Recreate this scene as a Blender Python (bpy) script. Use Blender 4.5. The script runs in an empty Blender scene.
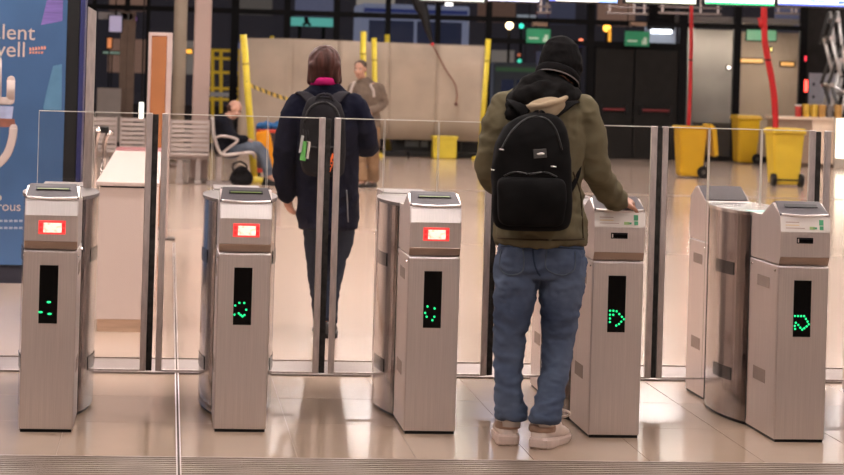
import bpy, bmesh, math, random
from mathutils import Vector, Matrix, noise
random.seed(4)
S = bpy.context.scene
C = S.collection

# ------------------------------------------------------------------ camera
FPX, CX, CAMH = 2300.0, 422.0, 1.62
_r = math.radians(1.65)                                          # roll
VPX, VPY = 170.0, 63.0                                           # where the lanes run to
CY = VPY + (CX - VPX) * math.tan(_r)                             # the lens looks level: principal point on the horizon
_y = Vector((VPX - CX, -(VPY - CY), -FPX)).normalized()          # lane direction, in camera axes
_u = Vector((math.sin(_r), math.cos(_r), 0))
_z = (_u - _y * _u.dot(_y)).normalized()
_x = _y.cross(_z)
ROT = Matrix((_x, _y, _z))                                       # camera axes -> world axes
EYE = Vector((0, 0, CAMH))
cam = bpy.data.cameras.new('camera')
cam.sensor_width = 36.0
cam.sensor_fit = 'HORIZONTAL'
cam.lens = FPX / 844 * 36
cam.shift_y = -(237.5 - CY) / 844
cam.clip_start, cam.clip_end = 0.1, 300
cam.dof.use_dof = True
cam.dof.focus_distance = 10.2
cam.dof.aperture_fstop = 6.0
camo = bpy.data.objects.new('camera', cam)
camo.matrix_world = Matrix.Translation(EYE) @ ROT.to_4x4()
C.objects.link(camo)
S.camera = camo


def W(px, py, Y):                      # point of a pixel's ray at depth Y
    d = ROT @ Vector((px - CX, -(py - CY), -FPX))
    return EYE + d * (Y / d.y)


def G(px, py, z=0.0):                  # point of a pixel's ray at height z
    d = ROT @ Vector((px - CX, -(py - CY), -FPX))
    return EYE + d * ((z - CAMH) / d.z)


# ------------------------------------------------------------------ world, exposure
S.view_settings.view_transform = 'Standard'
S.view_settings.look = 'None'
S.view_settings.gamma = 1.0
S.view_settings.use_curve_mapping = False
S.view_settings.exposure = 0.05
wd = bpy.data.worlds.new('night')
S.world = wd
wd.use_nodes = True
wd.node_tree.nodes['Background'].inputs[0].default_value = (0.016, 0.018, 0.03, 1)
wd.node_tree.nodes['Background'].inputs[1].default_value = 1.0
LAMP = 68.0                             # ceiling luminaires
LAMP_COL = (1.0, 0.885, 0.835, 1)


# ------------------------------------------------------------------ materials
MATS = {}


def mat(name, col, rough=0.5, metal=0.0, var=0.0, scale=8.0, stretch=None, bump=0.0, emit=None, es=0.0, coat=0.0, spec=0.5, col2=None, detail=3.0):
    if name in MATS:
        return MATS[name]
    m = bpy.data.materials.new(name)
    m.use_nodes = True
    nt = m.node_tree
    b = nt.nodes['Principled BSDF']
    b.inputs['Base Color'].default_value = (*col, 1)
    b.inputs['Roughness'].default_value = rough
    b.inputs['Metallic'].default_value = metal
    b.inputs['Specular IOR Level'].default_value = min(spec, .06) if rough >= .7 and not metal else spec
    b.inputs['Coat Weight'].default_value = coat
    if emit:
        b.inputs['Emission Color'].default_value = (*emit, 1)
        b.inputs['Emission Strength'].default_value = es
    if var or bump:
        tc = nt.nodes.new('ShaderNodeTexCoord')
        mp = nt.nodes.new('ShaderNodeMapping')
        nz = nt.nodes.new('ShaderNodeTexNoise')
        nt.links.new(tc.outputs['Object'], mp.inputs[0])
        nt.links.new(mp.outputs[0], nz.inputs['Vector'])
        if stretch:
            mp.inputs['Scale'].default_value = stretch
        nz.inputs['Scale'].default_value = scale
        nz.inputs['Detail'].default_value = detail
        if var:
            cr = nt.nodes.new('ShaderNodeValToRGB')
            e = cr.color_ramp.elements
            e[0].position, e[1].position = 0.3, 0.7
            lo = col2 if col2 else tuple(c * (1 - var) for c in col)
            hi = col if col2 else tuple(min(1, c * (1 + var)) for c in col)
            e[0].color, e[1].color = (*lo, 1), (*hi, 1)
            nt.links.new(nz.outputs['Fac'], cr.inputs[0])
            nt.links.new(cr.outputs[0], b.inputs['Base Color'])
        if bump:
            bp = nt.nodes.new('ShaderNodeBump')
            bp.inputs['Strength'].default_value = bump
            bp.inputs['Distance'].default_value = 0.01
            nt.links.new(nz.outputs['Fac'], bp.inputs['Height'])
            nt.links.new(bp.outputs[0], b.inputs['Normal'])
    MATS[name] = m
    return m


def glass_mat(name, tint, haze, refl=1.0, ior=1.45):
    m = bpy.data.materials.new(name)
    m.use_nodes = True
    nt = m.node_tree
    nt.nodes.clear()
    out = nt.nodes.new('ShaderNodeOutputMaterial')
    tr = nt.nodes.new('ShaderNodeBsdfTransparent'); tr.inputs[0].default_value = (*tint, 1)
    df = nt.nodes.new('ShaderNodeBsdfDiffuse'); df.inputs[0].default_value = (0.8, 0.76, 0.72, 1)
    gl = nt.nodes.new('ShaderNodeBsdfGlossy'); gl.inputs['Roughness'].default_value = 0.02
    gl.inputs[0].default_value = (refl, refl, refl, 1)
    fr = nt.nodes.new('ShaderNodeFresnel'); fr.inputs[0].default_value = ior
    m1 = nt.nodes.new('ShaderNodeMixShader'); m1.inputs[0].default_value = haze
    m2 = nt.nodes.new('ShaderNodeMixShader')
    nt.links.new(tr.outputs[0], m1.inputs[1]); nt.links.new(df.outputs[0], m1.inputs[2])
    nt.links.new(fr.outputs[0], m2.inputs[0]); nt.links.new(m1.outputs[0], m2.inputs[1]); nt.links.new(gl.outputs[0], m2.inputs[2])
    nt.links.new(m2.outputs[0], out.inputs[0])
    MATS[name] = m
    return m


STEEL = mat('brushed_steel', (0.72, 0.655, 0.64), 0.38, 1.0, var=0.07, scale=6, stretch=(40, 40, 0.6), bump=0.02)
STEEL_D = mat('drum_steel', (0.42, 0.375, 0.36), 0.16, 1.0, var=0.10, scale=4, stretch=(6, 6, 0.5), bump=0.03)
STEEL_T = mat('top_plate_steel', (0.055, 0.044, 0.052), 0.5, 0.0, spec=.35, var=0.1, scale=9)
STEEL_B = mat('bright_steel', (0.88, 0.82, 0.80), 0.36, 1.0, var=0.04, scale=6, stretch=(40, 2, 2))
CHROME = mat('chrome', (0.75, 0.70, 0.68), 0.12, 1.0, var=0.03, scale=5)
BLACK = mat('black_plastic', (0.009, 0.009, 0.010), 0.45, spec=.25, var=0.1, scale=30)
LEDGLASS = mat('led_window', (0.002, 0.002, 0.0025), 0.12, spec=.12, var=0.1, scale=20)
RUBBER = mat('rubber', (0.035, 0.032, 0.03), 0.7, var=0.45, scale=30, bump=0.3)
PROFILE = mat('profile_aluminium', (0.66, 0.59, 0.575), 0.38, 0.85, var=0.12, scale=10, stretch=(8, 8, 1.5))
GREEN_LED = mat('green_led', (0.02, 0.5, 0.2), 0.4, emit=(0.01, 1.0, 0.30), es=1.0, var=0.02)
RED_LIGHT = mat('red_display', (0.6, 0.05, 0.05), 0.3, emit=(1.0, 0.07, 0.06), es=0.75, var=0.02)
RED_CORE = mat('red_display_core', (0.9, 0.5, 0.4), 0.3, emit=(1.0, 0.42, 0.30), es=1.3, var=0.02)
_nt = RED_CORE.node_tree
_tc = _nt.nodes.new('ShaderNodeTexCoord'); _n2 = _nt.nodes.new('ShaderNodeTexNoise'); _n2.inputs['Scale'].default_value = 55
_cr = _nt.nodes.new('ShaderNodeValToRGB'); _cr.color_ramp.elements[0].position = .36; _cr.color_ramp.elements[1].position = .60
_cr.color_ramp.elements[0].color = (1, .24, .18, 1); _cr.color_ramp.elements[1].color = (1, .80, .66, 1)
_nt.links.new(_tc.outputs['Object'], _n2.inputs['Vector']); _nt.links.new(_n2.outputs['Fac'], _cr.inputs[0])
_nt.links.new(_cr.outputs[0], _nt.nodes['Principled BSDF'].inputs['Emission Color'])
PANE = glass_mat('leaf_glass', (0.965, 0.96, 0.95), 0.002, ior=1.22)
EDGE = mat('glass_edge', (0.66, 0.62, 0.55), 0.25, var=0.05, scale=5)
FGLASS = glass_mat('facade_glass', (0.88, 0.88, 0.90), 0.004, ior=1.25)


# ------------------------------------------------------------------ geometry helpers
def box(bm, x0, x1, y0, y1, z0, z1, bev=0.0, seg=2):
    t = bmesh.new()
    bmesh.ops.create_cube(t, size=1)
    for v in t.verts:
        v.co = Vector(((x0 + x1) / 2 + v.co.x * (x1 - x0), (y0 + y1) / 2 + v.co.y * (y1 - y0), (z0 + z1) / 2 + v.co.z * (z1 - z0)))
    if bev:
        bmesh.ops.bevel(t, geom=t.edges[:] , offset=bev, segments=seg, affect='EDGES', profile=0.5)
    add(bm, t)


def add(bm, t, M=None):
    if M is not None:
        bmesh.ops.transform(t, matrix=M, verts=t.verts[:])
    t.verts.index_update()
    vs = [bm.verts.new(v.co) for v in t.verts]
    for f in t.faces:
        try:
            nf = bm.faces.new([vs[v.index] for v in f.verts])
            nf.smooth = f.smooth
            nf.material_index = f.material_index
        except ValueError:
            pass
    t.free()


def bx(x0, x1, y0, y1, z0, z1, bev=0.0, seg=2):
    bm = bmesh.new()
    box(bm, x0, x1, y0, y1, z0, z1, bev, seg)
    return bm


def prism(bm, prof, x0, x1):            # profile in (y,z), extruded along x
    a = [bm.verts.new((x0, y, z)) for y, z in prof]
    b = [bm.verts.new((x1, y, z)) for y, z in prof]
    n = len(prof)
    for i in range(n):
        bm.faces.new((a[i], a[(i + 1) % n], b[(i + 1) % n], b[i]))
    bm.faces.new(list(reversed(a))); bm.faces.new(b)


def plan(bm, pts, z0, z1):              # outline in (x,y), extruded up
    a = [bm.verts.new((x, y, z0)) for x, y in pts]
    b = [bm.verts.new((x, y, z1)) for x, y in pts]
    n = len(pts)
    for i in range(n):
        bm.faces.new((a[i], a[(i + 1) % n], b[(i + 1) % n], b[i]))
    bm.faces.new(list(reversed(a))); bm.faces.new(b)


def tube(bm, pts, rad, n=12, ref=(1, 0, 0), cap=True):
    """loft of elliptical rings along a path; rad: r or (rx, ry), rx along ref"""
    pts = [Vector(p) for p in pts]
    if not isinstance(rad, (list,)):
        rad = [rad] * len(pts)
    rings = []
    ref = Vector(ref)
    for i, p in enumerate(pts):
        t = (pts[min(i + 1, len(pts) - 1)] - pts[max(i - 1, 0)]).normalized()
        a = ref - t * ref.dot(t)
        if a.length < 1e-3:
            a = Vector((0, 1, 0)) - t * t.y
        a.normalize()
        b = t.cross(a)
        r = rad[i]
        rx, ry = r if isinstance(r, tuple) else (r, r)
        rings.append([bm.verts.new(p + a * rx * math.cos(2 * math.pi * k / n) + b * ry * math.sin(2 * math.pi * k / n)) for k in range(n)])
    for i in range(len(rings) - 1):
        for k in range(n):
            f = bm.faces.new((rings[i][k], rings[i][(k + 1) % n], rings[i + 1][(k + 1) % n], rings[i + 1][k]))
            f.smooth = True
    if cap:
        bm.faces.new(list(reversed(rings[0]))); bm.faces.new(rings[-1])


def ell(bm, c, r, rot=None, sub=3):
    t = bmesh.new()
    bmesh.ops.create_icosphere(t, subdivisions=sub, radius=1)
    M = Matrix.Translation(Vector(c)) @ (rot.to_4x4() if rot else Matrix()) @ Matrix.Diagonal((*(r if isinstance(r, tuple) else (r, r, r)), 1))
    for f in t.faces:
        f.smooth = True
    add(bm, t, M)


def limb(bm, pts, rad, n=14, ref=(1, 0, 0)):
    tube(bm, pts, rad, n, ref)
    for p, r in ((pts[0], rad[0]), (pts[-1], rad[-1])):
        ell(bm, p, max(r) if isinstance(r, tuple) else r, sub=2)


def sm(pts, k=5):                       # Catmull-Rom smoothing of a list of tuples
    out = []
    P = [pts[0]] + list(pts) + [pts[-1]]
    for i in range(1, len(P) - 2):
        for j in range(k):
            t = j / k
            out.append(tuple(0.5 * (2 * b + (c - a) * t + (2 * a - 5 * b + 4 * c - d) * t * t + (3 * b - a - 3 * c + d) * t ** 3)
                             for a, b, c, d in zip(P[i - 1], P[i], P[i + 1], P[i + 2])))
    out.append(tuple(pts[-1]))
    return out


def mesh_of(bm, name):
    bmesh.ops.recalc_face_normals(bm, faces=bm.faces[:])
    me = bpy.data.meshes.new(name)
    bm.to_mesh(me)
    bm.free()
    return me


def obj(name, bm, m, parent=None, loc=None, rz=0.0, world=False):
    """links bm as one mesh; with world=True bm is in world axes and the parent's place is taken off"""
    me = bm if isinstance(bm, bpy.types.Mesh) else mesh_of(bm, name)
    if not me.materials:
        for q in (m if isinstance(m, (list, tuple)) else [m]):
            me.materials.append(q)
    o = bpy.data.objects.new(name, me)
    C.objects.link(o)
    if parent:
        o.parent = parent
        if world:
            o.location = -world_loc(parent)
    if loc is not None:
        o.location = loc
    o.rotation_euler.z = rz
    return o


def world_loc(o):
    v = Vector(o.location)
    while o.parent:
        o = o.parent
        v += Vector(o.location)
    return v


def tag(o, label, cat, group=None):
    o['label'] = label
    o['category'] = cat
    if group:
        o['group'] = group
    return o


def thing(name, label, cat, loc=(0, 0, 0), rz=0.0, group=None):
    o = bpy.data.objects.new(name, None)
    C.objects.link(o)
    o.location = loc
    o.rotation_euler.z = rz
    o.empty_display_size = 0.1
    return tag(o, label, cat, group)


def struct(name, bm, m, label=None):
    o = obj(name, bm, m)
    o['kind'] = 'structure'
    if label:
        o['label'] = label
    return o


def pane_bm(x0, x1, y0, y1, z0, z1, axis='y', rim=0.0):
    bm = bx(x0, x1, y0, y1, z0, z1)
    bm.normal_update()
    bmesh.ops.recalc_face_normals(bm, faces=bm.faces[:])
    for f in bm.faces:
        f.material_index = 0 if abs(getattr(f.normal, axis)) > 0.9 else 1
    if rim:                              # pale strips painting the bright refracted line along the edges
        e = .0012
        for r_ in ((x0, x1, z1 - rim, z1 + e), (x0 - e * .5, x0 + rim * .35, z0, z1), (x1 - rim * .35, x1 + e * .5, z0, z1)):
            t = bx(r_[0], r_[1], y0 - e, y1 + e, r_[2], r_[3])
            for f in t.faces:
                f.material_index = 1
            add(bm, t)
    return bm


def remesh(bm, voxel, smooth=2, folds=None, name='m'):
    """union of overlapping shapes as one continuous skin; folds: list of (amplitude, frequency, (sx,sy,sz))"""
    me = mesh_of(bm, name)
    o = bpy.data.objects.new('tmp', me)
    C.objects.link(o)
    md = o.modifiers.new('r', 'REMESH'); md.mode = 'VOXEL'; md.voxel_size = voxel; md.use_smooth_shade = True
    if smooth:
        s = o.modifiers.new('s', 'SMOOTH'); s.iterations = smooth; s.factor = 0.5
    dg = bpy.context.evaluated_depsgraph_get()
    me2 = bpy.data.meshes.new_from_object(o.evaluated_get(dg))
    bpy.data.objects.remove(o)
    bpy.data.meshes.remove(me)
    me2.name = name
    if folds:
        nr = [v.normal.copy() for v in me2.vertices]
        for v, nn in zip(me2.vertices, nr):
            d = 0
            for amp, fr, st in folds:
                p = Vector((v.co.x * st[0], v.co.y * st[1], v.co.z * st[2])) * fr
                p += noise.noise_vector(p * 0.5) * 0.6
                d += amp * (1 - 2 * abs(noise.noise(p)))
            v.co += nn * d
    for p in me2.polygons:
        p.use_smooth = True
    me2.materials.clear()
    return me2


def text_mesh(s, size, extrude=0.001):
    cu = bpy.data.curves.new('t', 'FONT')
    cu.body = s; cu.size = size; cu.extrude = extrude
    o = bpy.data.objects.new('t', cu)
    C.objects.link(o)
    dg = bpy.context.evaluated_depsgraph_get()
    me = bpy.data.meshes.new_from_object(o.evaluated_get(dg))
    bpy.data.objects.remove(o); bpy.data.curves.remove(cu)
    me.materials.clear()
    me.transform(Matrix.Rotation(math.pi / 2, 4, 'X'))
    return me


# ------------------------------------------------------------------ room shell
XL, XR, YB, YF, ZC = -9.0, 17.0, -7.0, 44.5, 4.4
FLOORM = mat('floor_stone', (0.50, 0.385, 0.30), 0.20, var=0.10, scale=3.0, bump=0.0, spec=0.5, detail=6)
TILE = mat('hall_stone', (0.57, 0.44, 0.36), 0.15, var=0.025, scale=0.35, spec=0.55, detail=0)
TILEF = mat('tile_stone', (0.44, 0.33, 0.245), 0.13, var=0.05, scale=1.6, spec=0.6, detail=2)
GROUT = mat('grout', (0.40, 0.30, 0.235), 0.6, var=0.1, scale=30)
WALL = mat('wall_plaster', (0.36, 0.30, 0.27), 0.7, var=0.06, scale=2)
CEIL = mat('ceiling_panels', (0.22, 0.19, 0.175), 0.7, var=0.05, scale=3)
floor = struct('floor', bx(XL, XR, YB, 60, -0.2, -0.004), GROUT)
# slabs 0.5 m wide; joints run along the corridor where the photo has them
tw, tl = 0.4957, 1.0
tm = mesh_of(bx(0.0015, tw - 0.0015, 0.0015, tl - 0.0015, -0.02, 0.0, 0.001, 1), 'floor_tile')
tm.materials.append(TILE)
ix0 = -0.9147
ty = [(9.52, 10.42), (10.42, 11.235), (11.235, 12.045)]          # three courses of slabs between the mat and the channel
for ya, yb in ty:
    tm = mesh_of(bx(0.0013, tw - 0.0013, 0.0013, yb - ya - 0.0013, -0.02, 0.0), 'floor_tile')
    tm.materials.append(TILEF)
    for i in range(-6, 14):
        o = bpy.data.objects.new('floor_tile', tm)
        C.objects.link(o); o.parent = floor; o.location = (ix0 + i * tw, ya, 0)
obj('side_paving', bx(XL, ix0 - 6 * tw, 8.2, 12.045, -0.02, 0), TILEF, floor)
obj('side_paving', bx(ix0 + 14 * tw, XR, 8.2, 12.045, -0.02, 0), TILEF, floor)
obj('hall_paving', bx(XL, XR, 12.66, YF + 0.3, -0.02, 0), TILE, floor)
o = obj('near_paving', bx(XL, XR, YB, 8.2, -0.02, -0.001), FLOORM, floor)
# ribbed mat in front of the gates
RIBA = mat('rib_metal', (0.27, 0.205, 0.17), 0.45, 0.3, var=0.2, scale=5)
RIBB = mat('rib_groove', (0.09, 0.068, 0.056), 0.7, var=0.2, scale=5)
mt = thing('entrance_mat', 'ribbed brown entrance mat across the floor in front of the gates', 'mat', (0, 8.2, 0))
obj('mat_base', bx(XL, XR, 8.2, 9.505, -0.015, 0.0015), RIBB, mt, world=True)
for k in range(29):
    y = 8.215 + k * 0.0448
    obj('rib', bx(-2.5, 5.5, y, y + 0.026, -0.001, 0.006), RIBA, mt, world=True)
# steel channel across the floor behind the gates, and the expansion joint under the lane
STRIP = mat('channel_steel', (0.30, 0.25, 0.235), 0.45, 0.6, var=0.12, scale=3, stretch=(0.5, 20, 1))
ch = thing('floor_channel', 'grey steel channel strip set in the floor behind the gate doors', 'floor strip', (0, 12.05, 0))
obj('channel_plate', bx(-4, 6, 12.05, 12.66, -0.01, 0.003), STRIP, ch, world=True)
obj('channel_lip', bx(-4, 6, 12.05, 12.075, 0.001, 0.009), STRIP, ch, world=True)
obj('channel_lip', bx(-4, 6, 12.635, 12.66, 0.001, 0.009), RIBA, ch, world=True)
ej = thing('expansion_joint', 'narrow metal expansion joint running along the floor between first two gates', 'floor joint', (0.08, 8.3, 0))
obj('joint_groove', bx(0.0765, 0.0855, 8.2, 20.8, -0.01, 0.0065), RIBB, ej, world=True)
obj('joint_edge', bx(0.071, 0.0765, 8.2, 20.8, -0.01, 0.0075), STEEL, ej, world=True)
obj('joint_edge', bx(0.0855, 0.091, 8.2, 20.8, -0.01, 0.0075), STEEL, ej, world=True)
xb = thing('cross_joint', 'thin brown joint line crossing the far hall floor', 'floor joint', (4, 30.9, 0))
obj('joint_bar', bx(-2, 12, 30.9, 31.05, -0.01, 0.004), RIBA, xb, world=True)

struct('ceiling', bx(XL, XR, YB, YF, ZC, ZC + 0.2), CEIL)
struct('wall_left', bx(XL - 0.2, XL, YB, YF, 0, ZC), WALL)
struct('wall_right', bx(XR, XR + 0.2, YB, YF, 0, ZC), WALL)
struct('wall_back', bx(XL, XR, YB - 0.2, YB, 0, ZC), WALL)

# ceiling luminaires
HOUS = mat('lamp_housing', (0.6, 0.58, 0.55), 0.5, var=0.03)
DIFF = mat('lamp_diffuser', (0.9, 0.85, 0.8), 0.5, emit=LAMP_COL[:3], es=LAMP)
lx = bmesh.new()
box(lx, -0.75, 0.75, -0.17, 0.17, -0.05, 0.0, 0.01)
hm = mesh_of(lx, 'housing'); hm.materials.append(HOUS)
dm = mesh_of(bx(-0.72, 0.72, -0.14, 0.14, -0.058, -0.048), 'diffuser'); dm.materials.append(DIFF)
rows = {-0.5: (-2.5, 1.5, 5.5), 5.5: (-3, 1.5, 6), 9.5: (-3, 1.5, 6), 13: (-4, -1, 2, 5, 9), 16: (-4, -1, 2, 5, 9), 19: (-4, -1, 2, 5, 9), 22: (-4, -1, 2, 5, 9),
        25: (-3, 1, 5, 10), 29: (-3, 1, 5, 10), 33: (-3, 2, 7, 12), 38: (-3, 3, 8, 13), 40.5: (4.5, 12.8)}  # last row is added to brighten the kiosk and the hoarding
for y, cols in rows.items():
    for x in cols:
        t = thing('ceiling_light', 'long white ceiling luminaire in the rows over the hall', 'ceiling light', (x, y, ZC), 0, 'ceiling luminaires in rows')
        for nme, me in (('housing', hm), ('diffuser', dm)):
            o = bpy.data.objects.new(nme, me); C.objects.link(o); o.parent = t

# ------------------------------------------------------------------ ticket gates
GW, GL = 0.232, 1.66
GX = [-0.608, 0.236, 1.080, 1.903, 2.735, 3.570]
GYS = [10.11, 10.175, 10.18, 10.13, 10.065, 10.06]
GY = 10.12
hw = GW / 2


def px_dots(pts, rect, w, h, x0, z1, r=0.0050, dash=False):
    bm = bmesh.new()
    for (px, py) in pts:
        u = (px - rect[0]) / (rect[2] - rect[0]); v = (py - rect[1]) / (rect[3] - rect[1])
        x, z = x0 + u * w, z1 - v * h
        t = bmesh.new()
        bmesh.ops.create_uvsphere(t, u_segments=8, v_segments=6, radius=1)
        add(bm, t, Matrix.Translation((x, -0.0085, z)) @ Matrix.Diagonal((r * (2.0 if dash else 1), 0.003, r, 1)))
    return bm


DOTS = [
    ([(200, 268), (170, 306), (204, 312)], (163, 130, 232, 348)),
    ([(152, 283), (167, 273), (185, 273), (193, 298), (150, 317), (166, 312), (173, 318), (180, 323), (187, 318)], (145, 142, 212, 355)),
    ([(106, 287), (133, 294), (98, 311), (104, 325), (133, 325), (126, 338)], (91, 155, 158, 367)),
    ([(812, 303), (824, 303), (836, 305), (846, 315), (856, 325), (864, 334), (854, 343), (846, 352), (836, 358), (812, 318), (812, 332), (812, 345), (824, 318)], (803, 173, 868, 383)),
    ([(656, 325), (668, 325), (680, 325), (692, 325), (699, 335), (706, 345), (711, 355), (703, 363), (694, 370), (686, 375), (678, 368), (670, 358), (660, 350), (656, 362), (658, 373)], (650, 192, 718, 403)),
]
DOTS.append(DOTS[4])
lab_gate = [
    'stainless steel ticket gate nearest the blue advertising totem, with three green dashes',
    'stainless steel ticket gate with red display, second from the blue totem',
    'stainless steel ticket gate with red display, left of the man in jeans',
    'stainless steel ticket gate under the hand of the man in jeans',
    'stainless steel ticket gate with a painted teal reflection on its drum, in front of yellow bins',
    'ticket gate at the right edge of the photo, only its door leaf in frame',
]
STICK = mat('sticker', (0.80, 0.74, 0.70), 0.35, var=0.02)
STG = mat('sticker_green', (0.10, 0.42, 0.22), 0.4, var=0.05)
STG2 = mat('sticker_lime', (0.42, 0.60, 0.25), 0.4, var=0.05)
STP = mat('sticker_print', (0.42, 0.28, 0.24), 0.5, var=0.1)
STY = mat('sticker_orange', (0.75, 0.55, 0.25), 0.5, var=0.1)
SENSOR = mat('sensor_window', (0.02, 0.016, 0.015), 0.2, var=0.2)
SENSOR2 = mat('side_label', (0.30, 0.235, 0.205), 0.45, 0.5, var=0.1)
SLOTG = mat('slot_green', (0.09, 0.13, 0.02), 0.4, emit=(0.35, 0.6, 0.05), es=0.06, var=0.02)
TEAL = mat('drum_top_plate', (0.86, 0.84, 0.82), 0.18, 1.0, var=0.05, scale=6)


def drum_outline(k=20, inset=0.0):
    y0, y1, b = 0.48, 1.27, 0.058
    pts = []
    for i in range(k + 1):
        t = i / k
        pts.append((hw - inset + b * math.sin(math.pi * t) ** 0.8, y0 + (y1 - y0) * t))
    return pts + [(-x, y) for x, y in reversed(pts)]


def screws(parent, pts):
    for x, y, z in pts:
        t = bmesh.new()
        bmesh.ops.create_uvsphere(t, u_segments=8, v_segments=5, radius=0.006)
        b = bmesh.new(); add(b, t, Matrix.Translation((x, y, z)))
        obj('screw', b, CHROME, parent)


def gate(k):
    g = thing('ticket_gate', lab_gate[k], 'ticket gate', (GX[k] + hw, GYS[k], 0), math.radians(.95) if k >= 4 else 0, 'row of ticket gates')
    # plinth, cabinets
    b = bmesh.new(); box(b, -hw + .006, hw - .006, .008, .48, 0, .03); box(b, -hw + .006, hw - .006, 1.26, GL - .008, 0, .03)
    plan(b, drum_outline(inset=0.012), 0, .03)
    obj('plinth', b, BLACK, g)
    cab = obj('front_cabinet', bx(-hw, hw, .006, 0.482, 0.012, .79, .004), STEEL, g)
    screws(cab, [(-hw, .05, .765), (-hw, .44, .765), (hw, .05, .765), (hw, .44, .765)])
    for s in (-1, 1):
        a, c = sorted((s * hw, s * (hw + .0015)))
        obj('side_label', bx(a, c, .14, .34, .675, .725), SENSOR2, cab)
        obj('side_label', bx(a, c, .17, .37, .24, .30), SENSOR2, cab)
    obj('front_panel', bx(-hw + .002, hw - .002, -.004, .008, 0.014, .786, .003), STEEL, g)
    # led window
    x0, z1, w, h = -.044, .727, .080, .253
    lw = obj('led_window', bx(x0, x0 + w, -.007, -.003, z1 - h, z1), LEDGLASS, g)
    pts, rect = DOTS[k]
    obj('green_led_symbol', px_dots(pts, rect, w, h, x0, z1, dash=(k == 0)), GREEN_LED, lw)['label'] = 'lit green dots of the lane symbol'
    # reader head: overhanging lower chamfer, upright face, tilted panel, lip
    b = bmesh.new()
    prism(b, [(.008, .795), (-.012, .83), (-.012, .945), (-.002, 1.012), (.02, 1.022), (.12, 1.066), (.14, 1.066), (.30, 1.0), (0.482, 1.0), (0.482, .795)], -hw + .001, hw - .001)
    bmesh.ops.bevel(b, geom=b.edges[:], offset=.003, segments=2, affect='EDGES')
    hd = obj('reader_head', b, STEEL, g)
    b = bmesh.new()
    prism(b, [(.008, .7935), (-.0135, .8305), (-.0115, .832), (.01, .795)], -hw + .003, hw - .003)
    obj('head_chamfer', b, mat('head_chamfer_steel', (0.36, 0.285, 0.25), 0.4, 1.0, var=0.06), hd)  # browner steel paints in the floor's reflection on the underside
    # dark top plate with rounded lip
    b = bmesh.new()
    tp = [(.004, 1.0225), (.12, 1.0745), (.136, 1.0745), (.136, 1.064), (.01, 1.0085)]
    aX, bX = -hw + .002, hw - .002
    v0 = [b.verts.new((aX if i not in (1, 2, 3) else aX + .012, y, z)) for i, (y, z) in enumerate(tp)]
    v1 = [b.verts.new((bX if i not in (1, 2, 3) else bX - .016, y, z)) for i, (y, z) in enumerate(tp)]
    for i in range(5):
        b.faces.new((v0[i], v0[(i + 1) % 5], v1[(i + 1) % 5], v1[i]))
    b.faces.new(v0[::-1]); b.faces.new(v1)
    pl = obj('top_plate', b, STEEL_T, hd)
    lip = bmesh.new(); tube(lip, sm([(-hw + .008, .003, 1.020), (0, -.008, 1.016), (hw - .008, .003, 1.020)], 8), .006, 8, ref=(0, 0, 1))
    obj('front_lip', lip, STEEL_B, hd)
    # ticket slot in the plate
    rz = math.atan2(.052, .116)
    Ms = Matrix.Translation((0, .076, 1.0555)) @ Matrix.Rotation(rz, 4, 'X')
    b = bmesh.new(); t = bx(-.075, .075, -.014, .014, -.001, .003); add(b, t, Ms)
    obj('ticket_slot', b, BLACK, hd)
    if k < 3:
        b = bmesh.new(); t = bx(-.068, .068, -.012, -.004, .0025, .0045); add(b, t, Ms)
        obj('slot_light', b, SLOTG, hd)
    # dark rear slope of the head, rear head mirrored
    b = bmesh.new()
    prism(b, [(.142, 1.070), (.295, 1.006), (.292, 1.000), (.14, 1.062)], -hw + .006, hw - .006)
    obj('head_back_plate', b, STEEL_T, hd)
    if k < 3:
        # tilted bright panel and red display
        b = bmesh.new()
        prism(b, [(-.0185, .944), (-.0055, 1.004), (-.001, 1.003), (-.010, .943)], -hw + .006, hw - .006)
        obj('tilted_panel', b, STEEL_B, hd)
        rd = obj('red_display', bx(-.055, .062, -.0165, -.011, .862, .922, .002), RED_LIGHT, hd)
        rd['label'] = 'glowing red no-entry display'
        obj('display_core', bx(-.033, .045, -.018, -.0162, .870, .912, .0005), RED_CORE, rd)
        for xx in (-.044, .053):
            for zz in (.880, .903):
                obj('display_pixel', bx(xx - .005, xx + .005, -.0178, -.0162, zz - .007, zz + .007), mat('red_pixel', (.5, .02, .02), .4, emit=(1, .02, .03), es=.6, var=.02), rd)
    else:
        b = bmesh.new()
        prism(b, [(-.0145, .945), (-.0048, 1.010), (-.001, 1.009), (-.010, .944)], -hw + .001, hw - .001)
        st = obj('instruction_sticker', b, STICK, hd)

        def onst(xa, xb, za, zb, m, n):
            f = lambda z: -.0145 + (z - .945) / .065 * .0097
            q = bmesh.new(); prism(q, [(f(za) - .0012, za), (f(zb) - .0012, zb), (f(zb) + .001, zb), (f(za) + .001, za)], xa, xb)
            obj(n, q, m, st)
        onst(.018, .043, .956, .969, STG2, 'lime_mark'); onst(.034, .052, .958, .967, STG, 'green_mark')
        onst(.062, .082, .975, 1.0, STG, 'green_mark'); onst(.064, .082, .955, .972, STG, 'green_mark')
        for i in range(3):
            onst(-.092, -.03 + .025 * (i == 0), .960 + .013 * i, .963 + .013 * i, STP if i != 1 else STY, 'print_line')
        sl = obj('card_slot', bx(-.040, .036, -.016, -.011, .893, .920, .002), BLACK, hd)
        obj('slot_mouth', bx(-.028, .034, -.0172, -.0155, .898, .912), LEDGLASS, sl)
        obj('slot_edge', bx(-.036, -.031, -.0174, -.0155, .898, .914), STEEL_B, sl)
    # drum
    b = bmesh.new(); plan(b, drum_outline(), .016, .985)
    for f in b.faces:
        f.smooth = abs(f.normal.z) < .5 and False
    dr = obj('drum', b, STEEL_D, g)
    b = bmesh.new(); plan(b, drum_outline(inset=-.004), .985, 1.0)
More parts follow.
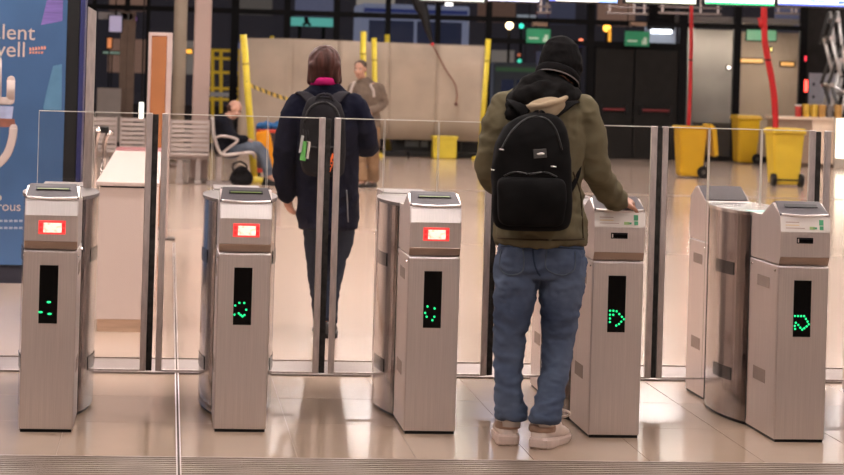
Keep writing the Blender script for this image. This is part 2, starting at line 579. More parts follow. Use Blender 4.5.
    obj('drum_top', b, TEAL if k == 4 else mat('drum_cap_steel', (.20, .17, .165), .5, .3, var=.1, spec=.3), dr)
    if k == 4:
        q = bx(-.10, .06, .50, .64, 1.0, 1.0015)
        obj('teal_reflection', q, mat('teal_reflection', (.25, .62, .56), .3, var=.1), dr)  # teal reflection on the drum top, painted as a thin plate
    for s in (-1, 1):
        for za, zb in ((.69, .75), (.19, .25)):
            q = bmesh.new()
            pts = [(x, y) for x, y in drum_outline(16) if s * x > 0 and .62 < y < .92]
            pts = [(x + s * .001, y) for x, y in pts]
            vs0 = [q.verts.new((x, y, za)) for x, y in pts]; vs1 = [q.verts.new((x, y, zb)) for x, y in pts]
            vs2 = [q.verts.new((x + s * .002, y, za)) for x, y in pts]; vs3 = [q.verts.new((x + s * .002, y, zb)) for x, y in pts]
            for i in range(len(pts) - 1):
                q.faces.new((vs2[i], vs2[i + 1], vs3[i + 1], vs3[i])); q.faces.new((vs0[i], vs0[i + 1], vs2[i + 1], vs2[i])); q.faces.new((vs1[i], vs1[i + 1], vs3[i + 1], vs3[i]))
            obj('sensor_window', q, SENSOR, dr)
        xs = drum_outline(16)
        for i in (0, 13):
            x, y = xs[i] if i < 17 else xs[i]
            a, c = sorted((s * (x - .002), s * (x + .0025)))
            obj('drum_seam', bx(a, c, y - .004, y + .004, .03, .985), BLACK, dr)
    # rear cabinet with mirrored head
    rc = obj('rear_cabinet', bx(-hw, hw, 1.26, GL, 0.012, .79, .004), STEEL, g)
    for s in (-1, 1):
        a, c = sorted((s * hw, s * (hw + .0015)))
        obj('side_label', bx(a, c, 1.38, 1.56, .675, .725), SENSOR2, rc)
        obj('side_label', bx(a, c, 1.38, 1.56, .24, .30), SENSOR2, rc)
    screws(rc, [(-hw, 1.33, .765), (-hw, 1.66, .765), (hw, 1.33, .765), (hw, 1.66, .765)])
    b = bmesh.new()
    if k >= 4:
        prism(b, [(GL - .008, .795), (GL + .012, .83), (GL + .012, .945), (GL, 1.012), (GL - .02, 1.022), (GL - .10, 1.066), (GL - .14, 1.066), (GL - .30, 1.0), (1.26, 1.0), (1.26, .795)], -hw + .001, hw - .001)
    else:
        prism(b, [(GL - .008, .795), (GL + .008, .83), (GL + .008, .985), (GL - .02, 1.0), (1.26, 1.0), (1.26, .795)], -hw + .001, hw - .001)
    bmesh.ops.bevel(b, geom=b.edges[:], offset=.003, segments=2, affect='EDGES')
    rh = obj('rear_head', b, STEEL, g)
    if k < 4:
        obj('rear_top', bx(-hw, hw, 1.262, GL - .01, .999, 1.004), MATS['drum_cap_steel'], rh)
    if k >= 4:
        b = bmesh.new()
        prism(b, [(GL - .142, 1.070), (GL - .297, 1.006), (GL - .294, 1.000), (GL - .14, 1.062)], -hw + .006, hw - .006)
        obj('head_back_plate', b, STEEL_T, rh)
    # fixed pane over the drum and the two door leaves
    yd = GY + 1.18 - GYS[k]
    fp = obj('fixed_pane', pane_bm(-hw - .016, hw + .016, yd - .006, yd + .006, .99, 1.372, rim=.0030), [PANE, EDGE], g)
    laneR = (GX[k + 1] - GX[k]) / 2 if k < 5 else .42
    laneL = (GX[k] - GX[k - 1]) / 2 if k else .42
    # right-hand leaf (left leaf of the next lane) carries the rubber seal
    xe = laneR - .035
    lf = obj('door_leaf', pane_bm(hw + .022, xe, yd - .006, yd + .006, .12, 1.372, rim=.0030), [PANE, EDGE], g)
    obj('edge_profile', bx(xe, xe + .030, yd - .016, yd + .016, .115, 1.374, .003), PROFILE, lf)
    obj('rubber_seal', bx(xe + .030, xe + .058, yd - .012, yd + .012, .118, 1.368, .003), RUBBER, lf)
    obj('bottom_rail', bx(hw - .01, xe, yd - .010, yd + .010, .113, .122), PROFILE, lf)
    if k > 0:
        xe = -(laneL - .07)
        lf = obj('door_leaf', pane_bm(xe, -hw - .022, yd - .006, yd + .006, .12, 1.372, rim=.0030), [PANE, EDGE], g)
        obj('edge_profile', bx(xe - .030, xe, yd - .014, yd + .014, .115, 1.374, .003), PROFILE, lf)
        obj('bottom_rail', bx(xe, -hw + .01, yd - .010, yd + .010, .113, .122), PROFILE, lf)
    if k == 0:
        b = bmesh.new()
        xa = W(85.5, 100, GY + 1.22).x - (GX[0] + hw)
        w2 = .040
        v = [b.verts.new(p) for p in ((xa, 1.22, .99), (xa + w2, 1.22, .99), (xa + w2, 1.27, .99), (xa, 1.27, .99), (xa, 1.22, 1.885), (xa + w2, 1.22, 1.862), (xa + w2, 1.27, 1.862), (xa, 1.27, 1.885))]
        for f in ((0, 1, 2, 3), (4, 7, 6, 5), (0, 4, 5, 1), (1, 5, 6, 2), (2, 6, 7, 3), (3, 7, 4, 0)):
            b.faces.new([v[i] for i in f])
        obj('tall_post', b, PROFILE, g)['label'] = 'tall upright post with a slanted top'
    return g


for k in range(6):
    gate(k)

# ------------------------------------------------------------------ blue advertising totem
def totem():
    Y = G(40, 284).y
    xr = W(62, 200, Y).x
    xe = W(75, 200, Y).x
    xe2 = W(80, 200, Y).x
    zb = 0.13
    t = thing('advertising_totem', 'blue backlit advertising totem with white lettering at left edge', 'totem', (-1.4, Y + .1, 0))
    NAVY = mat('totem_navy', (.012, .016, .085), .4, var=.05)
    PRINT = mat('poster_print', (.44, .36, .33), .5, var=.02)
    BLUE = mat('poster_blue', (.048, .105, .215), .25, var=.22, scale=1.1, emit=(.05, .12, .28), es=.10)
    obj('plinth', bx(-2.6, xe2 - .01, Y + .02, Y + .35, 0, zb), mat('totem_base', (.02, .022, .04), .5, var=.1), t, world=True)
    obj('cabinet', bx(-2.65, xe, Y, Y + .35, zb, 2.9, .006), BLACK, t, world=True)
    obj('side_trim', bx(xe, xe2, Y - .01, Y + .36, .0, 2.92, .004), NAVY, t, world=True)
    ps = obj('poster', bx(-2.6, xr, Y - .012, Y, zb + .005, 2.85), BLUE, t, world=True)
    # reflections in the poster glass, painted on as pale and violet shapes
    def shape(name, pts, m, dy):
        b = bmesh.new()
        a = [b.verts.new(W(px, py, Y - .012)) for px, py in pts]
        c = [b.verts.new(W(px, py, Y - .012) + Vector((0, -dy, 0))) for px, py in pts]
        n = len(pts)
        for i in range(n):
            b.faces.new((a[i], a[(i + 1) % n], c[(i + 1) % n], c[i]))
        b.faces.new(c); b.faces.new(a[::-1])
        return obj(name, b, m, ps, loc=-world_loc(ps))
    shape('pale_reflection', [(62, 64), (53, 66), (47, 90), (43, 108), (44, 110), (61.6, 110)], mat('poster_pale_reflection', (.075, .17, .27), .25, var=.1, emit=(.10, .26, .40), es=.06), .001)
    shape('violet_reflection', [(47, 0), (63, 0), (62.4, 21), (41, 25)], mat('poster_violet_reflection', (.13, .09, .27), .3, var=.35, stretch=(1, 1, 30), scale=3, emit=(.22, .15, .42), es=.12), .001)
    # hand symbol: two finger bars joined, a bent arm below
    b = bmesh.new()
    p = lambda x, y: W(x, y, Y - .013)
    def bar(pts, r):
        q = [p(*a) for a in pts]
        tube(b, q, [(r, .002)] * len(q), 10, ref=(1, 0, 0) if abs(q[0].x - q[-1].x) < abs(q[0].z - q[-1].z) else (0, 0, 1))
        for e in (q[0], q[-1]):
            ell(b, e, (r, .002, r), sub=2)
    bar([(11, 80), (10.5, 100)], .030)
    bar([(-4, 101), (10.5, 101)], .028)
    bar([(-2.5, 60), (-3, 100)], .030)
    bar([(-25, 101), (-4, 101)], .028)
    pts = sm([(13.5, 128), (12, 140), (7, 154), (-2, 164), (-14, 170)], 6)
    bar(pts, .030)
    obj('hand_symbol', b, PRINT, ps, loc=-world_loc(ps))['label'] = 'white outlined hand symbol printed on the poster'
    shape('printed_cuff', [(-6, 105.5), (13.5, 106.5), (12, 119), (-6, 119)], mat('poster_cuff', (.30, .34, .50), .4, var=.15, scale=14), .0015)
    shape('printed_sleeve', [(-6, 118), (14.5, 119), (15.5, 127), (-6, 127)], mat('poster_sleeve', (.20, .07, .045), .5, var=.3, scale=14), .0017)
    def txt(s, px, py, size, m=PRINT):
        me = text_mesh(s, size)
        o = obj('lettering', me, m, ps)
        xs = [v.co.x for v in me.vertices]
        q = W(px, py, Y - .0145)                         # right end of the baseline
        o.location = Vector((q.x - max(xs), q.y, q.z)) - world_loc(ps)
        return o
    txt('alent', 35, 40, .158)
    txt('well', 24.5, 57, .158)
    txt('rous', 20.5, 211, .095)
    for i, (a, c, y) in enumerate(((-6, 24, 222), (-6, 24, 229))):
        for j in range(6):
            x0 = a + j * 5.0
            shape('small_print', [(x0, y - 2.2), (x0 + 3.6, y - 2.2), (x0 + 3.6, y), (x0, y)], mat('poster_small_print', (.26, .30, .40), .5, var=.1), .0012)
    OR = mat('poster_orange', (.50, .22, .16), .5, var=.3, scale=40)
    for i in range(6):
        shape('small_orange_print', [(29.5 + i * 2.9, 47.10 - .3 * i), (31.5 + i * 2.9, 48.4 - .3 * i), (31.3 + i * 2.9, 50.6 - .3 * i), (29.3 + i * 2.9, 50.8 - .3 * i)], OR, .0012)
        if i < 5:
            shape('small_orange_print', [(29.5 + i * 2.9, 51.6), (31.5 + i * 2.9, 51.5), (31.3 + i * 2.9, 53.6), (29.3 + i * 2.9, 53.8)], OR, .0012)
    shape('printed_dot', [(0.2, 195), (1.6, 196.5), (1.6, 199), (0.2, 200.5), (-3, 200), (-3, 195)], PRINT, .0012)


totem()

# ------------------------------------------------------------------ long white counter beyond the first gate
def white_counter():
    y0 = G(120, 332).y
    y1, z = y0 + 5.6, .90
    x0, x1 = G(95, 332).x, G(152, 332).x
    t = thing('long_counter', 'long white counter with wooden plinth, receding behind first gate', 'counter', ((x0 + x1) / 2, y0, 0))
    WH = mat('white_laminate', (.60, .50, .46), .35, var=.02, scale=2)
    obj('plinth', bx(x0 + .01, x1 - .01, y0 + .01, y1, 0, .075), mat('plinth_wood', (.50, .34, .24), .5, var=.15, scale=4, stretch=(1, 1, 12)), t, world=True)
    obj('body', bx(x0, x1, y0, y1, .075, z - .035, .003), WH, t, world=True)
    obj('shadow_gap', bx(x0 + .006, x1 - .006, y0 + .006, y1, z - .036, z - .024), BLACK, t, world=True)
    obj('worktop', bx(x0 - .02, x1 + .02, y0 - .02, y1, z - .025, z, .005), WH, t, world=True)
    obj('red_band', bx(x0 - .02, x1 + .02, y1 - .75, y1 + .01, z - .02, z + .003), mat('band_red', (.27, .075, .085), .4, var=.05), t, world=True)


white_counter()

# chrome handrail loop between totem and counter
def handrail():
    Y = 20.0
    a = W(93, 180, Y)
    t = thing('handrail', 'chrome handrail with a rounded top beside the white counter', 'handrail', (a.x, Y, 0))
    b = bmesh.new()
    p = [W(94.5, 236, Y), W(94.5, 160, Y), W(95.5, 140, Y), W(99, 130.5, Y), W(103, 129.5, Y + .05)]
    p = [Vector((p[1].x, Y, .012)), Vector((p[1].x, Y, p[1].z))] + [Vector(q) for q in sm([tuple(q) for q in p[1:]], 6)[1:]]
    tube(b, p, .026, 14)
    obj('rail_tube', b, CHROME, t, world=True)
    b = bmesh.new()
    q = [Vector((v.x + .075, v.y + .1, v.z - (.03 if i > 1 else 0))) for i, v in enumerate(p)]
    tube(b, q, .02, 12)
    obj('rail_tube', b, CHROME, t, world=True)
    obj('foot_plate', bx(p[0].x - .06, p[0].x + .14, Y - .06, Y + .17, 0, .013, .003), STEEL, t, world=True)
    obj('black_cap', bx(p[-1].x - .03, p[-1].x + .05, Y - .02, Y + .12, p[-1].z - .03, p[-1].z + .025, .008), BLACK, t, world=True)


handrail()

# brown-panelled steel post
def panel_post():
    Y = G(172, 240).y
    x0, x1 = W(147.5, 80, Y).x, W(171.5, 80, Y).x
    zt = W(158, 32.5, Y).z
    t = thing('panel_post', 'free-standing steel post with a brown panel, behind the first door', 'post', ((x0 + x1) / 2, Y, 0))
    PK = mat('post_pink_steel', (.62, .50, .47), .35, .7, var=.05)
    obj('frame', bx(x0, x0 + .028, Y, Y + .14, .0, zt, .004), PK, t, world=True)
    obj('frame', bx(x1 - .05, x1, Y, Y + .14, .0, zt, .004), PK, t, world=True)
    obj('top_cap', bx(x0 + .028, x1 - .05, Y, Y + .14, zt - .03, zt, .003), PK, t, world=True)
    obj('brown_panel', bx(x0 + .028, x1 - .05, Y + .015, Y + .12, .12, zt - .03), mat('panel_brown', (.29, .105, .03), .55, var=.08, scale=4), t, world=True)
    obj('foot_plate', bx(x0 - .03, x1 + .07, Y - .06, Y + .2, 0, .018, .003), mat('foot_iron', (.10, .08, .07), .6, .5, var=.1), t, world=True)


panel_post()

# ------------------------------------------------------------------ columns
CONC = mat('column_concrete', (.34, .29, .23), .75, var=.08, scale=3)
PINK = mat('column_clad', (.34, .245, .215), .55, var=.06, scale=2)
c = G(198.5, 183)
co = thing('column', 'pinkish round-edged column rising beside the metal bench', 'column', (c.x, c.y + .15, 0))
obj('shaft', bx(c.x - .115, c.x + .115, c.y + .02, c.y + .27, .06, ZC, .02), PINK, co, world=True)
obj('foot', bx(c.x - .135, c.x + .135, c.y, c.y + .29, 0, .06, .01), mat('column_foot', (.2, .15, .13), .6, var=.1), co, world=True)
x0, x1 = W(173, 60, 36).x, W(186, 60, 36).x
co = thing('column', 'pale beige concrete column behind the brown-panelled post', 'column', ((x0 + x1) / 2, 36, 0))
b = bmesh.new(); r = (x1 - x0) / 2; tube(b, [((x0 + x1) / 2, 36, 0.08), ((x0 + x1) / 2, 36, ZC)], r, 28)
obj('shaft', b, CONC, co, world=True)
b = bmesh.new(); tube(b, [((x0 + x1) / 2, 36, 0), ((x0 + x1) / 2, 36, 0.08)], r + .02, 28)
obj('foot', b, mat('column_foot', (.2, .15, .13), .6), co, world=True)

# ------------------------------------------------------------------ benches
BST = mat('bench_steel', (.48, .42, .40), .38, .75, var=.06, scale=6)


def bench_back(x0, x1, Y, seats, label):
    """bench seen from behind: slatted backs, seats beyond, beam and pedestal legs"""
    t = thing('metal_bench', label, 'bench', ((x0 + x1) / 2, Y, 0), 0, 'slatted metal waiting benches')
    w = (x1 - x0) / seats
    obj('beam', bx(x0 + .02, x1 - .02, Y + .20, Y + .26, .32, .38, .005), BST, t, world=True)
    for i in range(seats):
        a, c = x0 + i * w + .02, x0 + (i + 1) * w - .02
        for xx in (a, c - .02):
            obj('back_frame', bx(xx, xx + .02, Y - .01, Y + .015, .38, .87, .004), BST, t, world=True)
        for j in range(7):
            z = .44 + j * .062
            obj('slat', bx(a + .02, c - .02, Y - .006, Y + .008, z, z + .046, .003), BST, t, world=True)
        obj('seat_rail', bx(a, c, Y - .02, Y + .04, .375, .42, .008), BST, t, world=True)
        for j in range(6):
            obj('seat_slat', bx(a, c, Y + .05 + j * .07, Y + .105 + j * .07, .40, .42, .003), BST, t, world=True)
    for xx in (x0 + .28 * (x1 - x0), x1 - .28 * (x1 - x0)):
        b = bmesh.new(); box(b, xx - .04, xx + .04, Y + .19, Y + .27, .03, .33, .006); box(b, xx - .05, xx + .05, Y + .02, Y + .46, 0, .035, .008)
        obj('pedestal_leg', b, BST, t, world=True)
    return t


Yb = 31.1
bench_back(W(168.5, 140, Yb).x, W(211, 140, Yb).x, Yb, 1, 'slatted metal bench section seen from behind, left of seated man')
bench_back(W(90, 130, Yb + .4).x, W(147, 130, Yb + .4).x, Yb + .4, 2, 'slatted metal bench seen from behind, above far end of white counter')


def bench_side():
    """end bench seen from its side; the man sits on it facing right"""
    Y0, Y1 = 30.8, 31.75
    t = thing('metal_bench', 'metal bench seen end-on with looped armrest, under the seated man', 'bench', (W(228, 150, 31.1).x, 31.25, 0), 0, 'slatted metal waiting benches')
    prof = [W(212.5, 118, Y0), W(214, 135, Y0), W(219, 151, Y0), W(225, 155, Y0), W(240, 153.5, Y0), W(252, 153, Y0), W(254, 156, Y0)]
    for Y in (Y0, Y0 + .47, Y1 - .02):
        b = bmesh.new()
        p = [Vector((q.x, Y, q.z)) for q in map(Vector, sm([tuple(q) for q in prof], 5))]
        tube(b, p, [(.016, .024)] * len(p), 8, ref=(0, 1, 0))
        obj('side_frame', b, BST, t, world=True)
        b = bmesh.new()
        arm = [W(214.5, 138.5, Y0), W(222, 136, Y0), (W(234, 138, Y0)), W(237.5, 141, Y0), W(230, 147, Y0), W(222, 153.5, Y0)]
        p = [Vector((q[0], Y, q[2])) for q in sm([tuple(q) for q in arm], 5)]
        tube(b, p, .018, 8, ref=(0, 1, 0))
        obj('armrest', b, BST, t, world=True)
    n = 9
    s = [Vector(q) for q in sm([tuple(q) for q in prof], 6)]
    for i in range(1, len(s) - 1, 2):
        d = (s[i + 1] - s[i]).normalized() * .05
        b = bmesh.new()
        a, c = s[i], s[i] + d
        up = Vector((-d.z, 0, d.x)).normalized() * .008
        v = [b.verts.new(Vector((q.x, yy, q.z))) for yy in (Y0, Y1) for q in (a, c, c + up, a + up)]
        for f in ((0, 1, 2, 3), (7, 6, 5, 4), (0, 4, 5, 1), (1, 5, 6, 2), (2, 6, 7, 3), (3, 7, 4, 0)):
            b.faces.new([v[k] for k in f])
        obj('slat', b, BST, t, world=True)
    x = W(219.5, 165, Y0).x
    zb = prof[3].z
    obj('beam', bx(x - .03, x + .03, Y0 + .05, Y1 - .05, zb - .09, zb - .03, .005), BST, t, world=True)
    for Y in (Y0 + .25, Y1 - .3):
        b = bmesh.new(); box(b, x - .035, x + .035, Y - .03, Y + .03, .03, zb - .05, .005); box(b, x - .16, x + .26, Y - .04, Y + .04, 0, .035, .008)
        obj('pedestal_leg', b, BST, t, world=True)


bench_side()

# ------------------------------------------------------------------ glazed facade
DARK = mat('mullion_dark', (.008, .008, .009), .5, spec=.08, var=.1, scale=8)
fac = struct('wall_front', bx(XL, XR, YF, YF + .25, 3.25, ZC), mat('facade_dark_fascia', (.03, .028, .028), .6, var=.1), 'dark glazed facade closing the hall')
X = lambda px, py=60, Y=YF: W(px, py, Y).x
zb1 = 2.66
mull = [(-40, 3), (93, 4), (126, 5), (147, 4), (234, 7.5), (286, 6), (335.5, 6), (387, 5), (437, 5), (488, 5.5), (590, 7), (683, 8), (737, 7), (803, 7)]
for px, wpx in mull:
    x = X(px); w = wpx / 50 / 2
    obj('mullion', bx(x - w, x + w, YF - .02, YF + .1, 0, 3.25), DARK, fac)
obj('transom', bx(X(-60), X(803), YF - .025, YF + .1, zb1 - .05, zb1 + .05), DARK, fac)
obj('sill', bx(X(-60), X(803), YF - .03, YF + .12, 0, .10), DARK, fac)
obj('door_transom', bx(X(488), X(683), YF - .03, YF + .1, 2.19, 2.29), DARK, fac)
xs = [X(p) for p, _ in mull]
for i in range(len(xs) - 1):
    obj('pane', pane_bm(xs[i], xs[i + 1], YF + .03, YF + .045, zb1, 3.25), [FGLASS, DARK], fac)
    if mull[i][0] == 590:
        obj('pane', pane_bm(xs[i], xs[i + 1], YF + .03, YF + .045, 2.24, zb1), [FGLASS, DARK], fac)
    elif mull[i][0] == 488:
        obj('pane', pane_bm(xs[i], xs[i + 1], YF + .03, YF + .045, 2.24, zb1), [FGLASS, DARK], fac)
        obj('pane', pane_bm(xs[i], xs[i + 1], YF + .03, YF + .045, .1, 2.24), [FGLASS, DARK], fac)
    else:
        obj('pane', pane_bm(xs[i], xs[i + 1], YF + .03, YF + .045, .1, zb1), [FGLASS, DARK], fac)
struct('wall_end_left', bx(XL, X(-60), YF, YF + .2, 0, 3.25), mat('dark_wall', (.03, .028, .027), .7, var=.2, scale=3))
struct('wall_end_right', bx(X(803), XR, YF, YF + .2, 0, 3.25), MATS['dark_wall'])

# dark double exit door
xa, xc = X(594), X(679)
dd = struct('door_1', bx(xa, xc, YF + .0, YF + .05, 0, 2.19), DARK)
dd['label'] = 'dark double exit door with red push bars'
xm = X(634)
DLEAF = mat('door_leaf_dark', (.016, .015, .014), .5, spec=.15, var=.15, scale=5)
RBAR = mat('push_bar_red', (.16, .012, .016), .5, var=.1)
for a, c, hinge in ((xa + .03, xm - .015, 0), (xm + .015, xc - .03, 1)):
    lf = obj('door_leaf', bx(a, c, YF - .05, YF - .0, .03, 2.15, .006), DLEAF, dd)
    z = W(640, 110, YF).z
    obj('push_bar', bx(a + .15, c - .15, YF - .12, YF - .09, z - .025, z + .025, .008), RBAR, lf)
    for xx in (a + .1, c - .16):
        obj('bar_mount', bx(xx, xx + .06, YF - .13, YF - .05, z - .09, z + .09, .008), BLACK, lf)
# exit signs in the transom light
def exit_sign(px0, px1, py0, py1, label, em):
    Y = YF - .30
    a, c = W(px0, py0, Y), W(px1, py1, Y)
    t = thing('exit_sign', label, 'sign', ((a.x + c.x) / 2, Y, c.z), 0, 'green exit signs')
    gm = mat('exit_green%d' % (em * 10), (.02, .22, .10), .4, emit=(.02, .30, .13), es=em, var=.1, scale=5)
    obj('sign_plate', bx(a.x, c.x, Y - .02, Y + .02, c.z, a.z, .004), gm, t, world=True)
    wmat = mat('exit_white%d' % (em * 10), (.5, .6, .5), .4, emit=(.5, .7, .5), es=em, var=.1)
    w, h = c.x - a.x, a.z - c.z
    obj('text_bar', bx(a.x + .1 * w, a.x + .5 * w, Y - .024, Y - .018, c.z + .28 * h, c.z + .40 * h), wmat, t, world=True)
    b = bmesh.new()
    x0 = a.x + .80 * w
    box(b, x0 - .04 * w, x0 + .10 * w, Y - .024, Y - .018, c.z + .12 * h, c.z + .6 * h)
    box(b, x0 - .10 * w, x0 - .05 * w, Y - .024, Y - .018, c.z + .1 * h, c.z + .4 * h)
    obj('door_pictogram', b, wmat, t, world=True)
    for xx in (a.x + .1 * w, a.x + .9 * w):
        b = bmesh.new(); tube(b, [(xx, Y, a.z), (xx, Y, ZC)], .008, 8)
        obj('hanger', b, DARK, t, world=True)


exit_sign(526.5, 550, 28.5, 43.5, 'green exit sign hanging above the hat of the man in jeans', .35)
exit_sign(625, 649, 31, 46.5, 'green exit sign above the dark double door', .2)
# long white lamp above the exit door
a, c = W(651, 29, YF + .3), W(672, 34, YF + .3)
tl_ = thing('tube_lamp', 'bright white tube lamp above the dark double door', 'lamp', ((a.x + c.x) / 2, YF + .3, c.z))
obj('tube', bx(a.x, c.x, YF + .28, YF + .36, c.z, a.z, .02), mat('lamp_white', (.9, .9, .9), .4, emit=(.95, .97, 1), es=4, var=.01), tl_, world=True)
obj('bracket', bx(a.x - .05, c.x + .05, YF + .30, YF + .40, a.z - .01, 3.26), DARK, tl_, world=True)
obj('wall_arm', bx(a.x - .05, c.x + .05, YF + .1, YF + .40, 3.26, 3.32), DARK, tl_, world=True)
bw = thing('lit_panel', 'pale bluish backing panel behind the tube lamp', 'panel', (X(662), YF + .6, 2.2))
obj('board', bx(X(650), X(681), YF + .55, YF + .6, 2.24, 2.62, .004), mat('pale_blue', (.52, .58, .66), .6, var=.05, emit=(.5, .56, .66), es=.22), bw, world=True)
for xx in (X(652), X(679)):
    obj('leg', bx(xx - .02, xx + .02, YF + .56, YF + .6, -.02, 2.24), DARK, bw, world=True)

# small signs and tokens on the facade left of the benches
def small_lamp(name, label, cat, px0, px1, py0, py1, Y, col, es, dep=.04, base=(.3, .3, .3), rod=True):
    a, c = W(px0, py0, Y), W(px1, py1, Y)
    t = thing(name, label, cat, ((a.x + c.x) / 2, Y, c.z))
    obj('housing', bx(a.x - .02, c.x + .02, Y + .01, Y + .01 + dep, c.z - .02, a.z + .02, .006), DARK, t, world=True)
    xm_ = (a.x + c.x) / 2
    b = bmesh.new(); tube(b, [(xm_, Y + .03, a.z - .01), (xm_, Y + .03, ZC)] if Y < YF else [(xm_, Y + .04, -.02), (xm_, Y + .04, c.z + .01)], .012, 8)
    if rod:
        obj('rod', b, DARK, t, world=True)
    else:
        b.free()
    obj('lit_face', bx(a.x, c.x, Y, Y + .015, c.z, a.z, .003), mat('lit_' + label[:18], base, .4, emit=col, es=es, var=.05, scale=4), t, world=True)
    return t


small_lamp('small_screen', 'small violet-white screen on the far glazing behind the tall post', 'screen', 109.5, 121.5, 15.5, 32, YF - .2, (.42, .34, .55), .6)
small_lamp('wall_lamp', 'small orange lamp behind the far left glazing', 'lamp', 107.5, 111.5, 38, 48, YF + .4, (1.0, .30, .08), .9)
small_lamp('light_strip', 'thin pale green light strip behind the far left glazing', 'lamp', 103, 121, 51.5, 54, YF + .7, (.30, .50, .36), .5)
small_lamp('light_strip', 'violet light strip beside the small far screen', 'lamp', 122, 137, 16.5, 21, YF + .5, (.22, .06, .40), .5)
small_lamp('tube_lamp', 'short upright white tube lamp above the bench by the counter', 'lamp', 139.5, 143, 102.5, 120, 34.0, (1, .97, .85), 3.0)
small_lamp('light_strip', 'orange light strip outside, between the two columns', 'lamp', 180, 192, 49, 53.5, YF + 2, (1.0, .42, .03), 2.0)
gp = thing('grey_panel', 'plain grey screen panel standing behind the left bench', 'panel', (X(109), YF - .5, 0))
obj('board', bx(X(97, 100, 43.9), X(121, 100, 43.9), 43.85, 43.9, .1, W(109, 88, 43.9).z, .004), mat('panel_grey', (.30, .26, .24), .6, var=.04), gp, world=True)
obj('foot', bx(X(95, 100, 43.9), X(123, 100, 43.9), 43.75, 44.0, 0, .1, .01), DARK, gp, world=True)
t = thing('door_frame', 'brown metal door frame in the far left glazing', 'door frame', (X(124), YF - .1, 0))
BRF = mat('frame_brown', (.17, .115, .085), .5, .3, var=.1)
for px in (123.5, 131):
    obj('jamb', bx(X(px) - .07, X(px) + .07, YF - .12, YF - .02, 0, 2.58, .006), BRF, t, world=True)
obj('head', bx(X(97), X(132), YF - .12, YF - .02, 2.42, 2.56, .006), mat('frame_grey', (.30, .29, .30), .5, var=.05), t, world=True)

# ------------------------------------------------------------------ hoarding with yellow posts
SHEET = mat('hoarding_sheet', (.47, .385, .305), .75, var=.10, scale=1.6, bump=.15, detail=5)
YELLOW = mat('yellow_paint', (.72, .57, .045), .45, var=.10, scale=5)
hY = 42.6
edges = [(240, 38), (290, 38.5), (338, 40.5), (388, 42.5), (437, 45), (483, 46.5)]
ho = thing('hoarding', 'long beige sheet hoarding hung across the far facade', 'hoarding', (W(360, 100, hY).x, hY, 0))
for i in range(len(edges) - 1):
    a, c = W(edges[i][0], 90, hY), W(edges[i + 1][0], 90, hY)
    z0, z1 = W(*edges[i], hY).z, W(*edges[i + 1], hY).z
    zb = .32 if i >= 2 else .05
    b = bmesh.new()
    n = 10
    for s, dy in ((0, 0), (1, .02)):
        pass
    g0 = []
    for yy in (0, .02):
        row = []
        for j in range(n + 1):
            u = j / n
            x = a.x - .02 + (c.x - a.x + .04) * u
            wv = .015 * math.sin(u * 9 + i)
            row.append([b.verts.new((x, hY + .022 * (i % 2) + yy + wv * (1 - kk / 4), zb + (z0 + (z1 - z0) * u - zb) * kk / 4)) for kk in range(5)])
        g0.append(row)
    for s, row in enumerate(g0):
        for j in range(n):
            for kk in range(4):
                q = (row[j][kk], row[j + 1][kk], row[j + 1][kk + 1], row[j][kk + 1])
                f = b.faces.new(q if s == 0 else q[::-1]); f.smooth = True
    for j in range(n):
        b.faces.new((g0[0][j][4], g0[0][j + 1][4], g0[1][j + 1][4], g0[1][j][4]))
        b.faces.new((g0[1][j][0], g0[1][j + 1][0], g0[0][j + 1][0], g0[0][j][0]))
    for j in (0, n):
        for kk in range(4):
            b.faces.new((g0[0][j][kk], g0[0][j][kk + 1], g0[1][j][kk + 1], g0[1][j][kk]))
    obj('sheet', b, SHEET, ho, world=True)
obj('top_rail', bx(W(240, 40, hY).x, W(485, 40, hY).x, hY + .03, hY + .07, 2.06, 2.12), mat('rail_grey', (.25, .22, .2), .5, var=.1), ho, world=True)
for px in (395, 420, 462, 480):
    x = W(px, 150, hY).x
    b = bmesh.new(); box(b, x - .22, x + .22, hY - .1, hY + .25, 0, .10, .02); box(b, x - .02, x + .02, hY + .06, hY + .1, .1, 2.1)
    obj('ballast_foot', b, BLACK, ho, world=True)
bk = thing('dark_barrier', 'low black plastic barrier under the raised hoarding edge', 'barrier', (W(440, 150, 43.1).x, 43.1, 0))
b = bmesh.new()
prism(b, [(43.0, 0), (43.03, .25), (43.1, .42), (43.2, .42), (43.27, .25), (43.3, 0)], W(392, 150, 43.1).x, W(492, 150, 43.1).x)
obj('body', b, BLACK, bk, world=True)
obj('label_stripe', bx(W(398, 150, 44.3).x, W(420, 150, 44.3).x, 42.995, 43.02, .18, .28), mat('grey_stripe', (.25, .27, .28), .6, var=.1), bk, world=True)
yl = thing('yellow_crate', 'yellow upright block under the hoarding edge, seen through door glass', 'block', (W(444, 150, 42.1).x, 42.1, 0))
a, c = W(432.5, 155, 42.1).x, W(456, 155, 42.1).x
b = bmesh.new(); box(b, a, c, 42.0, 42.3, 0, .40, .03); obj('body', b, YELLOW, yl, world=True)
obj('rim', bx(a - .02, c + .02, 41.98, 42.32, .36, .42, .012), YELLOW, yl, world=True)


